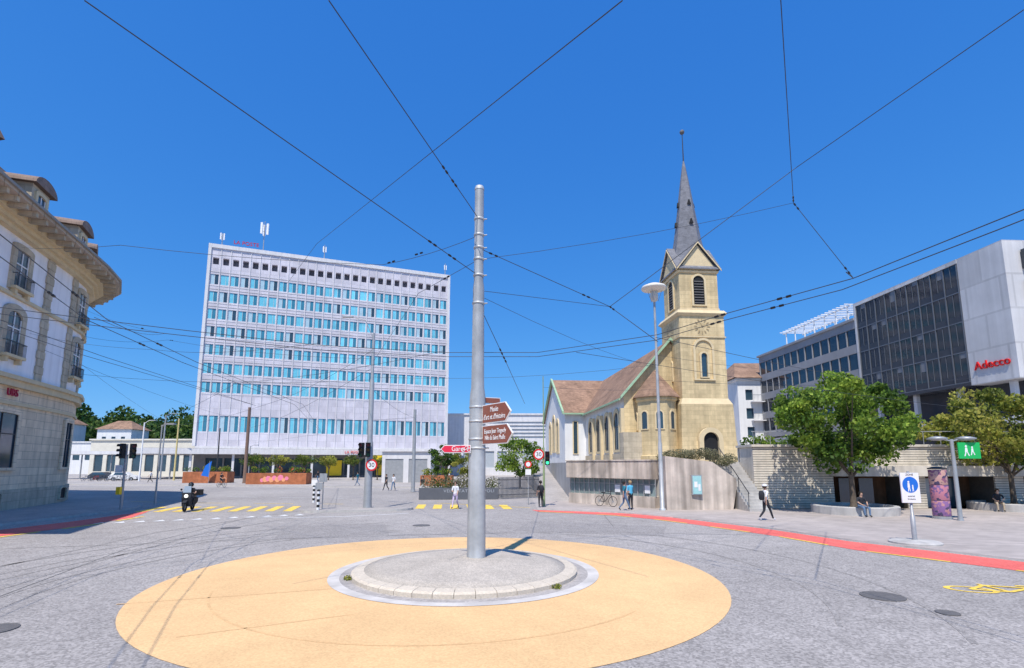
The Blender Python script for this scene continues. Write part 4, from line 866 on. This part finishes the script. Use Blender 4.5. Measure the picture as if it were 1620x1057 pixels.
def postermat(name,c1,c2,sc_):
    m=bpy.data.materials.new(name); m.use_nodes=True; nt=m.node_tree; b=nt.nodes['Principled BSDF']; b.inputs['Roughness'].default_value=.5
    tc=_n(nt,'ShaderNodeTexCoord'); no=_n(nt,'ShaderNodeTexVoronoi'); no.inputs['Scale'].default_value=sc_; nt.links.new(tc.outputs['Object'],no.inputs['Vector'])
    sp=_n(nt,'ShaderNodeSeparateColor'); nt.links.new(no.outputs['Color'],sp.inputs[0]); rp=_n(nt,'ShaderNodeValToRGB'); rp.color_ramp.interpolation='CONSTANT'
    rp.color_ramp.elements[0].color=(*c1,1); rp.color_ramp.elements[1].position=.5; rp.color_ramp.elements[1].color=(*c2,1); e=rp.color_ramp.elements.new(.8); e.color=(.08,.06,.13,1)
    nt.links.new(sp.outputs[0],rp.inputs[0]); nt.links.new(rp.outputs[0],b.inputs['Base Color']); return m
pm=[postermat('poster_violet',(.26,.13,.30),(.50,.24,.26),9),postermat('poster_pink',(.52,.20,.26),(.20,.11,.26),10),postermat('poster_rose',(.55,.32,.28),(.30,.12,.2),9)]
for i in range(3):
    mb=MB(); mb.lathe((x,y,.2+i*.78),[(.38,0),(.39,.02),(.39,.74),(.38,.76)],pm[i],24,True); mb.obj('poster',t)
mb=MB(); mb.lathe((x,y,2.55),[(.4,0),(.42,.05),(.2,.12),(.02,.14)],dark_metal,24,False); mb.obj('cap',t)
vw=thing('low_wall','low dark wall lettered with the bicycle station name','wall',(-4.3,42.3,.1)); mb=MB()
vd=V((6.3,.5,0)).normalized(); vn=V((vd.y,-vd.x,0)); vo=V((-7.45,41.9,0))
vm_=M('dark_wall_panel',(.12,.125,.14),.6,.1,2)
mb.obox(vo,vd,vn,0,6.35,-.25,0,.0,.92,vm_); mb.obj('panel',vw)
text('VÉLOSTATION TIVOLI',.33,M('faded_white',(.42,.44,.47),.6,.05,2),vo+vd*4.0+vn*.01+V((0,0,.66)),vd,(0,0,1),vw,ext=.004,sx=1.15,spacing=1.1)
fe=thing('metal_fence','grey vertical slat metal fence','fence',(.5,43.5,.1)); mb=MB(); fo=V((-1.1,42.5,0)); fd=V((3.5,2.2,0)).normalized(); 
for i in range(34): mb.obox(fo,fd,V((fd.y,-fd.x,0)),i*.12,i*.12+.06,-.02,.02,.05,1.75,vm_)
mb.obj('slats',fe); mb=MB(); mb.obox(fo,fd,V((fd.y,-fd.x,0)),0,4.1,-.05,-.021,1.5,1.56,dark_metal); mb.obox(fo,fd,V((fd.y,-fd.x,0)),0,4.1,-.05,-.021,.3,.36,dark_metal); mb.obj('rail',fe)
hedge('ornamental_grass','tall ornamental grasses and flowers above the low wall',[(-7+i*.55,43.6+R.uniform(-.5,.9),.9+R.uniform(0,.5),.6,.7,R.uniform(-.6,.6)) for i in range(11)],3000,.16,[shrub[0],leafs_y[1],shrub[2]],17,'plants')
fl_=M('flower_red',(.55,.08,.06),.7,.2,3)
def rust_planter(x0,y0,x1,y1,h,sd_,mural=None):
    t=thing('planter','rusty steel planter box full of flowers','planter',((x0+x1)/2,(y0+y1)/2,.1),'rusty steel planters on the forecourt'); mb=MB(); mb.box(x0,y0,.1,x1,y1,.1+h,rust); mb.obj('box',t)
    if mural:
        mb=MB()
        for i in range(9): xx=x0+2.2+i*.42; mb.disc((xx,y0-.01-i*.002,.15+h*.45+R.uniform(-.2,.2)),(1,0,0),(0,0,1),R.uniform(.25,.45),mural[i%2],7)
        mb.obj('mural',t)
    r=random.Random(sd_); cl=[(r.uniform(x0+.3,x1-.3),r.uniform(y0+.3,y1-.3),h+.3+r.uniform(0,.4),.5,.4,r.uniform(-.6,.6)) for _ in range(14)]
    mb=MB(); foliage(mb,cl,900,.2,[leafs[0],leafs[1],fl_ if sd_%2 else leafs_y[2]],seed=sd_); mb.obj('flowers',t)
mu=(M('mural_pink',(.85,.25,.38),.7,.1,3),M('mural_orange',(.85,.38,.2),.7,.1,3))
rust_planter(-36.2,71,-28.0,73,1.5,1,mu); rust_planter(-48,76,-41.5,78,1.6,2); rust_planter(-11.6,66,-7.6,68,1.3,4)
t=thing('beach_flag','blue and white fabric flag on a small pole','flag',(-43.6,75,.1)); mb=MB(); mb.cyl((-43.6,75,.1),(-43.6,75,3.3),.03,.03,grey_metal,6); mb.obj('pole',t); mb=MB(); mb.add([(-43.6,75,1.0),(-44.7,75,1.2),(-44.2,75,2.6),(-43.3,75,3.3)],[(0,1,2,3)],signblue); mb.obj('cloth',t)
# ------------------------------------------------------------------ people
def person(loc,yaw,label,pose,shirt,pants,hair,shoes=None,scale=1.0,extra=None,name='person',bare=False):
    J={'pelvis':(0,0,.95),'spine':(0,0,1.12),'chest':(0,.01,1.32),'neck':(0,.01,1.48),'chin':(0,.03,1.56),'head':(0,.03,1.635),'crown':(0,.02,1.71),'nose':(0,.125,1.62),
       'sr':(.17,0,1.42),'er':(.22,-.02,1.14),'wr':(.23,.06,.90),'pr':(.235,.09,.82),'sl':(-.17,0,1.42),'el':(-.22,-.02,1.14),'wl':(-.23,.06,.90),'pl':(-.235,.09,.82),
       'hr':(.09,0,.90),'kr':(.10,.02,.49),'ar':(.10,0,.09),'tr':(.11,.15,.035),'hl':(-.09,0,.90),'kl':(-.10,.02,.49),'al':(-.10,0,.09),'tl':(-.11,.15,.035)}
    J.update(pose or {})
    E=[('pelvis','spine','s'),('spine','chest','s'),('chest','neck','s'),('neck','chin','k'),('chin','head','k'),('head','crown','k'),('head','nose','k'),
       ('chest','sr','s'),('sr','er','s'),('er','wr','k'),('wr','pr','k'),('chest','sl','s'),('sl','el','s'),('el','wl','k'),('wl','pl','k'),
       ('pelvis','hr','p'),('hr','kr','p'),('kr','ar','k' if bare else 'p'),('ar','tr','f'),('pelvis','hl','p'),('hl','kl','p'),('kl','al','k' if bare else 'p'),('al','tl','f')]
    rad={'pelvis':.135,'spine':.125,'chest':.135,'neck':.055,'chin':.062,'head':.088,'crown':.062,'nose':.016,'sr':.065,'er':.043,'wr':.027,'pr':.03,'sl':.065,'el':.043,'wl':.027,'pl':.03,
         'hr':.095,'kr':.06,'ar':.042,'tr':.036,'hl':.095,'kl':.06,'al':.042,'tl':.036}
    for sd_ in('r','l'):
        p=V(J['p'+sd_]); d=(p-V(J['w'+sd_])).normalized(); side=V((1,0,0)) if abs(d.x)<.8 else V((0,1,0)); fw=d.cross(side).normalized(); fl=(.075,.085,.08,.062)
        for i in range(4):
            off=fw*((i-1.5)*.02); a='f%s%da'%(sd_,i); b='f%s%db'%(sd_,i); J[a]=tuple(p+off+d*fl[i]*.5); J[b]=tuple(p+off+d*fl[i]+side*(-.02 if sd_=='r' else .02)); rad[a]=.009; rad[b]=.008
            E+=[('p'+sd_,a,'k'),(a,b,'k')]
        J['t'+sd_+'h']=tuple(p-d*.03+fw*.045+d*.02); rad['t'+sd_+'h']=.011; E.append(('p'+sd_,'t'+sd_+'h','k'))
    names=list(J); idx={n_:i for i,n_ in enumerate(names)}
    me=bpy.data.meshes.new('body'); me.from_pydata([V(J[n_])*scale for n_ in names],[(idx[a],idx[b]) for a,b,_ in E],[]); me.update()
    o=bpy.data.objects.new('tmp',me); COL.objects.link(o)
    o.modifiers.new('s','SKIN')
    for i,n_ in enumerate(names): me.skin_vertices[0].data[i].radius=(rad[n_]*scale,rad[n_]*scale*(.8 if n_ in('pelvis','spine','chest') else 1)); me.skin_vertices[0].data[i].use_root=(n_=='pelvis')
    sb=o.modifiers.new('u','SUBSURF'); sb.levels=1; sb.render_levels=1
    bpy.context.view_layer.update(); m2=bpy.data.meshes.new_from_object(o.evaluated_get(bpy.context.evaluated_depsgraph_get())); bpy.data.objects.remove(o)
    m2.materials.clear(); mats={'k':skin,'s':shirt,'p':pants,'f':shoes or black}; keys=list(mats)
    for k in keys: m2.materials.append(mats[k])
    segs=[(V(J[a])*scale,V(J[b])*scale,keys.index(t_)) for a,b,t_ in E]
    for p in m2.polygons:
        c=p.center; best=1e9;bi=0
        for a,b,ti in segs:
            ab=b-a; tt=max(0,min(1,(c-a).dot(ab)/max(1e-9,ab.length_squared))); dd=(c-(a+ab*tt)).length
            if dd<best: best=dd;bi=ti
        p.material_index=bi; p.use_smooth=True
    root=thing(name,label,'person',loc); rz=Matrix.Rotation(yaw,4,'Z')
    m2.transform(rz); m2.name='body'
    b_=bpy.data.objects.new('body',m2); COL.objects.link(b_); place(b_,loc,root)
    H=V(J['head'])*scale
    def part(nm,mb):
        mb.v=[tuple((rz@V(v))+V(loc)) for v in mb.v]; return mb.obj(nm,root)
    hc=H+V((0,-.025,.02))*scale
    mb=MB(); vs=[];fs=[]
    for i in range(7):
        ph=math.pi*i/9
        for j in range(12):
            th=2*math.pi*j/12; rr=.115*scale; front=math.sin(th)
            z=math.cos(ph); vs.append(hc+V((math.sin(ph)*math.cos(th)*rr*.92,math.sin(ph)*math.sin(th)*rr*(1.0 if front<0 else .82),z*rr+(.015 if front>0 else -.02)*i/6)))
    for i in range(6):
        for j in range(12):
            if i>3 and .35<math.sin(2*math.pi*(j+.5)/12): continue
            fs.append((i*12+j,i*12+(j+1)%12,(i+1)*12+(j+1)%12,(i+1)*12+j))
    mb.add(vs,fs,hair,True); part('hair',mb)
    for s_ in(-1,1): mb=MB(); mb.lathe(tuple(H+V((s_*.033,.083,.012))*scale),[(.001,-.008),(.01,0),(.001,.008)],black,6); part('eye',mb)
    if extra: extra(part,scale,J)
    return root
dk=M('cloth_dark',(.03,.032,.04),.9,.15,6); wh=M('cloth_white',(.72,.72,.74),.9,.06,6); bl=M('cloth_teal',(.03,.18,.25),.9,.1,6); cy=M('cloth_cyan',(.10,.45,.68),.9,.1,6); jean=M('denim',(.12,.19,.30),.9,.15,6); lav=M('cloth_lavender',(.55,.45,.60),.9,.25,14); hairb=M('hair_brown',(.06,.035,.02),.7,.2,8); hairk=M('hair_black',(.015,.012,.01),.6,.2,8); hairg=M('hair_blond',(.35,.24,.12),.7,.2,8); beige=M('cloth_beige',(.45,.36,.26),.9,.1,6)
walk={'kr':(.10,.16,.53),'ar':(.10,.30,.12),'tr':(.10,.44,.06),'kl':(-.10,-.02,.48),'al':(-.10,-.32,.16),'tl':(-.10,-.22,.04),'er':(.21,-.14,1.17),'wr':(.22,-.16,.92),'pr':(.22,-.15,.84),'el':(-.21,.1,1.17),'wl':(-.22,.26,.98),'pl':(-.22,.31,.91)}
def bag(part,s,J):
    mb=MB(); mb.lathe((0,-.21,1.0),[(.09,0),(.13,.06),(.14,.3),(.1,.43),(.03,.46)],dk,10); part('backpack',mb)
def capf(part,s,J):
    mb=MB(); mb.lathe((0,.0,1.68),[(.12,0),(.115,.06),(.06,.1),(.01,.11)],wh,14); mb.box(-.07,.08,1.68,.07,.2,1.695,wh); part('cap',mb)
person((-3.6,33.4,0),2.9,'woman with light top and patterned lavender trousers walking',dict(walk,**{'er':(.2,.1,1.15),'wr':(.1,.25,1.1),'pr':(.05,.3,1.12)}),wh,lav,hairb,scale=.98)
person((1.85,33.9,.0),.3,'man in black clothes with backpack standing by the post',None,dk,dk,hairk,extra=bag,shoes=wh)
person((6.75,31.5,.05),-1.4,'person in dark teal shirt and jeans walking',walk,bl,jean,hairk)
person((7.3,32.3,.05),.4,'person in bright cyan top and dark trousers standing',{'er':(.2,.1,1.15),'wr':(.08,.24,1.08),'pr':(.03,.3,1.1)},cy,dk,hairg)
person((12.55,26.0,.05),-1.3,'person in white shirt, cap and dark trousers striding',walk,wh,dk,hairb,extra=lambda part,s,J:(bag(part,s,J),capf(part,s,J)),shoes=wh)
sit={'pelvis':(0,-.05,.50),'spine':(0,-.04,.68),'chest':(0,0,.88),'neck':(0,.03,1.04),'chin':(0,.06,1.11),'head':(0,.06,1.19),'crown':(0,.05,1.27),'nose':(0,.155,1.175),'sr':(.17,0,.98),'er':(.24,.1,.76),'wr':(.15,.28,.64),'pr':(.11,.34,.62),'sl':(-.17,0,.98),'el':(-.24,.1,.76),'wl':(-.15,.28,.64),'pl':(-.11,.34,.62),
     'hr':(.1,.0,.50),'kr':(.14,.42,.50),'ar':(.13,.45,.09),'tr':(.14,.58,.035),'hl':(-.1,0,.50),'kl':(-.14,.42,.50),'al':(-.13,.45,.09),'tl':(-.14,.58,.035)}
person((18.6,28.0,.05),3.14,'person in dark clothes sitting on the planter rim',sit,dk,jean,hairk)
person((28.7,31.0,.05),2.6,'person in dark top sitting on the planter rim',sit,dk,beige,hairb)
for (x,y,yw,a,b,hh,lb) in((-12.7,56,3,wh,jean,hairk,'pedestrian in white top and jeans near the kiosk'),(-13.6,56.5,2.6,dk,dk,hairb,'pedestrian in dark clothes near the kiosk'),(-19.5,66,1.5,bl,jean,hairk,'distant pedestrian in blue on the forecourt'),(-29,78,1.2,dk,jean,hairb,'distant pedestrian in dark clothes on the forecourt'),(-54,78,2,wh,dk,hairk,'distant pedestrian in white shirt near the station'),(-8.2,48,3,dk,wh,hairb,'pedestrian in dark top and pale trousers behind crossing')):
    person((x,y,.1 if y>60 else -.01),yw,lb,walk,a,b,hh)
# ------------------------------------------------------------------ scooter with rider
def wheel(mb,c,axis,r_,wd,tyre,rim,n=24):
    c=V(c);ax=V(axis).normalized(); a=V((0,0,1)); b=ax.cross(a); vs=[];fs=[]; m=8
    for i in range(n):
        t=2*math.pi*i/n; d=a*math.cos(t)+b*math.sin(t)
        for j in range(m): p=2*math.pi*j/m; vs.append(c+d*(r_-wd/2+wd/2*math.cos(p))+ax*(wd/2*math.sin(p)))
    for i in range(n):
        for j in range(m): fs.append((i*m+j,((i+1)%n)*m+j,((i+1)%n)*m+(j+1)%m,i*m+(j+1)%m))
    mb.add(vs,fs,tyre,True)
    if rim:
        mb.cyl(c-ax*.04,c+ax*.04,.04,.04,rim,10)
        for k in range(10):
            t=2*math.pi*k/10; d=a*math.cos(t)+b*math.sin(t); mb.cyl(c,c+d*(r_-wd),.012,.012,rim,4)
sx_,sy_=-19.6,31.9
sc=thing('motor_scooter','dark motor scooter with windscreen and lit headlight','motor scooter',(sx_,sy_,0))
F=V((.25,-.97,0)).normalized(); Sd=V((-F.y,F.x,0)); o=V((sx_,sy_,0))
for nm,d in(('front_wheel',.72),('rear_wheel',-.62)):
    mb=MB(); wheel(mb,o+F*d+V((0,0,.3)),Sd,.3,.13,rubber,grey_metal); mb.obj(nm,sc)
mb=MB()
def prof_ext(mb,pts,w0,mat,taper=.7):
    n=len(pts); vs=[];
    for sgn in(-1,1):
        for a,z in pts: vs.append(o+F*a+Sd*sgn*w0+V((0,0,z)))
    mb.add(vs,[list(range(n))[::-1],list(range(n,2*n))]+[(i,(i+1)%n,n+(i+1)%n,n+i) for i in range(n)],mat)
prof_ext(mb,[(-.95,.75),(-.9,.5),(-.35,.3),(.25,.28),(.32,.36),(-.02,.42),(-.12,.72),(-.5,.8)],.2,dk); prof_ext(mb,[(.3,.3),(.5,.32),(.62,.8),(.55,1.12),(.4,1.15),(.36,.8)],.24,dk); prof_ext(mb,[(.5,.58),(.95,.5),(.98,.56),(.6,.68)],.1,dk); mb.obj('body',sc)
mb=MB(); prof_ext(mb,[(-.75,.8),(-.1,.74),(-.05,.82),(-.4,.86),(-.78,.92)],.15,black); mb.obj('seat',sc)
mb=MB(); vs=[o+F*.55+Sd*a+V((0,0,z))-F*(z-1.1)*.35 for a,z in((-.22,1.1),(.22,1.1),(.18,1.5),(-.18,1.5))]; mb.poly(vs,M('windscreen',(.3,.36,.42),.1,.1,2,spec=.8)); mb.obj('windscreen',sc)
mb=MB(); mb.cyl(o+F*.4-Sd*.36+V((0,0,1.08)),o+F*.4+Sd*.36+V((0,0,1.08)),.02,.02,black,8)
for s_ in(-1,1): c=o+F*.45+Sd*s_*.33+V((0,0,1.3)); mb.cyl(o+F*.42+Sd*s_*.28+V((0,0,1.08)),c,.01,.01,black,5); mb.cyl(c,c+F*.02,.06,.06,black,12)
mb.obj('handlebar',sc)
mb=MB(); mb.cyl(o+F*.6+V((0,0,.92)),o+F*.64+V((0,0,.92)),.1,.1,M('headlight',(1,.95,.8),.2,.02,1,emit=1.5),16); mb.obj('headlight',sc)
mb=MB(); mb.box(sx_-.24,sy_+.65,.9,sx_+.2,sy_+1.05,1.25,black); mb.obj('top_box',sc)
up=.36
ride={k:(v[0],v[1],v[2]+up) for k,v in sit.items()}
ride.update({'er':(.32,.12,1.14),'wr':(.33,.36,1.06),'pr':(.32,.42,1.08),'el':(-.32,.12,1.14),'wl':(-.33,.36,1.06),'pl':(-.32,.42,1.08),'kr':(.2,.38,.78),'ar':(.18,.38,.40),'tr':(.18,.52,.36),'kl':(-.2,.38,.78),'al':(-.18,.38,.40),'tl':(-.18,.52,.36)})
def helmet(part,s,J):
    H=V(J['head']); mb=MB(); mb.lathe(tuple(H+V((0,-.01,-.1))),[(.1,0),(.14,.06),(.15,.14),(.12,.22),(.05,.27),(.01,.275)],black,16); part('helmet',mb); mb=MB(); mb.box(-.09,H.y+.11,H.z-.03,.09,H.y+.15,H.z+.06,glass_d); part('visor',mb)
person((sx_-F.x*.05,sy_-F.y*.05+.05,0),math.atan2(F.y,F.x)-math.pi/2,'rider in dark jacket and helmet on the scooter',ride,dk,dk,hairk,extra=helmet)
def bicycle(x,y,F,label,mat,group=None):
    t=thing('bicycle',label,'bicycle',(x,y,.05),group); F=V(F).normalized(); Sd=V((-F.y,F.x,0)); o=V((x,y,.05))
    for d in(.52,-.52): mb=MB(); wheel(mb,o+F*d+V((0,0,.34)),Sd,.34,.035,rubber,grey_metal); mb.obj('wheel',t)
    mb=MB(); A=lambda a,z:o+F*a+V((0,0,z))
    for p,q_ in((A(-.52,.34),A(-.1,.3)),(A(-.1,.3),A(-.2,.85)),(A(-.2,.8),A(.35,.85)),(A(-.1,.3),A(.35,.8)),(A(.52,.34),A(.33,.95)),(A(-.52,.34),A(-.2,.75))): mb.cyl(p,q_,.02,.02,mat,6)
    mb.obj('frame',t); mb=MB(); mb.obox(o,F,Sd,-.32,-.08,-.07,.07,.86,.92,black); mb.obj('saddle',t); mb=MB(); mb.cyl(A(.33,1.0)-Sd*.27,A(.33,1.0)+Sd*.27,.015,.015,black,6); mb.cyl(A(.33,.95),A(.33,1.0),.015,.015,black,6); mb.obj('handlebar',t); return t
bicycle(-35,63,(.9,-.4,0),'dark bicycle ridden across the road',dark_metal)
bike={k:(v[0],v[1]-.1,v[2]+.48) for k,v in sit.items()}; bike.update({'wr':(.24,.4,1.06),'pr':(.24,.46,1.05),'wl':(-.24,.4,1.06),'pl':(-.24,.46,1.05),'kr':(.1,.32,.78),'ar':(.1,.12,.38),'tr':(.1,.26,.34),'kl':(-.1,.36,.96),'al':(-.1,.2,.56),'tl':(-.1,.34,.52)})
person((-35,63,0.02),math.atan2(-.4,.9)-math.pi/2,'cyclist in dark clothing riding a bicycle',bike,dk,dk,hairk)
bicycle(6.2,34.6,(.75,-.7,0),'parked dark bicycle beside the pavilion',dark_metal)
for i in range(6): bicycle(-62-i*1.3,84+R.uniform(-.3,.3),(.3,1,0),'bicycle parked by the station',R.choice([dark_metal,signred,grey_metal]),'bicycles parked by the station')
def car(x,y,yaw,mat,label):
    t=thing('parked_car',label,'car',(x,y,0),'cars parked by the station'); F=V((math.cos(yaw),math.sin(yaw),0)); S=V((-F.y,F.x,0)); o=V((x,y,0))
    pts=[(-2.1,.35),(-2.15,.8),(-1.9,1.0),(-1.45,1.42),(.3,1.45),(1.0,1.0),(1.9,.85),(2.1,.6),(2.1,.3)]
    n=len(pts); vs=[]
    for sg in(-1,1):
        for a,z in pts: vs.append(o+F*a+S*sg*(.85 if z<1.1 else .68)+V((0,0,z)))
    mb=MB(); mb.add(vs,[list(range(n))[::-1],list(range(n,2*n))]+[(i,(i+1)%n,n+(i+1)%n,n+i) for i in range(n)],mat); mb.obj('body',t)
    for sg in(-1,1):
        mb=MB(); q_=[(-1.4,1.02,.86),(.75,1.02,.86),(.2,1.38,.72),(-1.2,1.38,.72)]; mb.poly([o+F*a+S*sg*(b+.01)+V((0,0,z)) for a,z,b in q_],glass_d); mb.obj('window',t)
    for a in(-1.35,1.35):
        for sg in(-1,1): mb=MB(); c=o+F*a+S*sg*.78+V((0,0,.32)); mb.cyl(c-S*.1,c+S*.1,.32,.32,rubber,18); mb.cyl(c-S*.105,c+S*.105,.18,.18,grey_metal,12); mb.obj('wheel',t)
car(-66,89,.2,M('car_white',(.7,.7,.7),.3,.03,2),'white parked car near the station'); car(-72,92,.1,M('car_dark',(.05,.06,.08),.3,.03,2),'dark parked car near the station')
# ------------------------------------------------------------------ overhead wires
def wire(pts,r_=.011,sag=.0,label='thin dark overhead span wire',ins=()):
    mb=MB(); P=[V(p) for p in pts]; full=[]
    for a,b in zip(P[:-1],P[1:]):
        k=6 if sag else 1
        for i in range(k): t_=i/k; full.append(a.lerp(b,t_)-V((0,0,sag*4*t_*(1-t_))))
    full.append(P[-1])
    for a,b in zip(full[:-1],full[1:]): mb.cyl(a,b,r_,r_,wire_m,5)
    for s_,t_ in ins:
        c=P[s_].lerp(P[s_+1],t_); d=(P[s_+1]-P[s_]).normalized(); mb.cyl(c-d*.14,c-d*.05,.028,.028,black,8); mb.cyl(c+d*.05,c+d*.14,.028,.028,black,8)
    tag(mb.obj('overhead_wire'),label,'wire','overhead trolley wires')
pp=lambda z:(PX,PY,z)
wire([pp(10.05),(-3.27,8.14,11.0)],ins=[(0,.25),(0,.33)]); wire([pp(8.3),(-6.7,7.15,10.0)],ins=[(0,.12),(0,.2)])
wire([(1.85,7.65,10.5),(-11.8,29.6,16),(-17.5,38.6,16.8)]); wire([(5.95,10.1,13),(10.0,17.2,12.0),(11.5,16.65,9.0),(6.5,9.6,6.5)],ins=[(0,.97),(1,.05),(1,.9)])
wire([(10.46,9.35,12),(8.9,15,12),(3.26,16.6,8.0),(4.2,14.5,6.3)],ins=[(2,.05)]); wire([(10.0,17.2,12.0),pp(8.8)],.007,.15)
wire([pp(9.15),(3.26,16.6,8.0)],ins=[(0,.1),(0,.8)]); wire([pp(7.85),(3.26,16.6,8.0)],.008); wire([pp(7.45),(-.2,17,6.2),(.72,29,6.2)],.010,ins=[(0,.8),(0,.95)])
wire([pp(9.55),(-4.26,16.2,9.3),(-11.9,14.9,9.4),(-29.2,29.2,15.6)],.008,.1,ins=[(0,.6),(0,.9)]); wire([pp(8.8),(-3.2,17,8.6),(-9,33,9.5)],.008,ins=[(0,.5)])
A_=[(6.9,6.53),(6.3,9.13),(4.9,11.34),(3.86,13.3),(.78,15.5),(-2.1,15.5),(-5.6,14.5),(-8.3,12.9),(-9.9,11.85),(-11.2,10.9)]
A_=[(7.6,3)]+A_+[(-14,8)]
for off in(0,.62): wire([(a*(1+.05*off),b+off,6.2) for a,b in A_],.009,label='dark trolleybus contact wire curving over the junction',ins=[(3,.1),(2,.5)])
for off in(0,.5): wire([(-4-off,0,6.2),(-7.65-off*.9,7.3,6.2),(-9.6-off,11.85,6.2),(-10.6-off,17,6.2),(-12-off,29.4,6.2),(-22,60,6.3),(-45,90,6.5)],.009,label='dark trolleybus contact wire running to the station',ins=[(1,.6),(2,.5)])
for off in(0,.5): wire([(-9,2,6.0),(-11.6-off,10.5,6.1),(-13-off,16,6.2),(-15,30,6.2)],.008,label='dark trolleybus contact wire running to the station')
for z_,a,b in((6.6,(40,36,6.0),(2,15.7,6.25)),(7.1,(42,48,9.5),(4,14,6.3))): wire([a,b],.008,.3)
wire([(-32.6,38,9.5),(-9.05,32.9,8.2)],.010,.4); wire([(-32.8,38.3,12.5),(-26,38,12.1),(-9.05,32.9,9.6)],.009,.3,ins=[(1,.02)]); wire([(-9.05,32.9,8.4),(9.08,31.75,9.0)],.009,.4); wire([(9.08,31.75,8.0),(40,44,10.2)],.009,.5); wire([(9.08,31.75,9.6),(40,60,14)],.009,.6); wire([(-38.4,75,8),(-9.05,32.9,9)],.012,.6); wire([(-38.4,75,9.5),(-10.1,53.4,7.6)],.014,.4)
wire([(-9.05,32.9,7.6),(-10.1,53.4,7.6)],.010,.3); wire([(9.08,31.75,7.4),(2.1,34.7,8.0)],.008,.1)
wire([(-30.5,31.6,11.0),(-17,24,8.2),(-5.6,14.5,6.25)],.007,.2,ins=[(0,.5)]); wire([(-32.5,37.5,14.5),(-18,26,9.5),(-9.9,11.85,6.25)],.007,.2,ins=[(1,.5)]); wire([(-24.6,36.2,6.0),(-13,24,6.6),(-2.1,15.5,6.25)],.007,.15)
wire([(-57,88,9.5),(-24,50,8.6),(-9.05,32.9,10.2)],.012,.4,ins=[(1,.6)]); wire([(-30.6,33,10.2),(-38.4,75,9.0)],.010,.5); wire([(-31.9,36.4,10.6),(-57,88,9.0)],.010,.5); wire([(9.08,31.75,8.8),pp(7.7)],.007,.25)
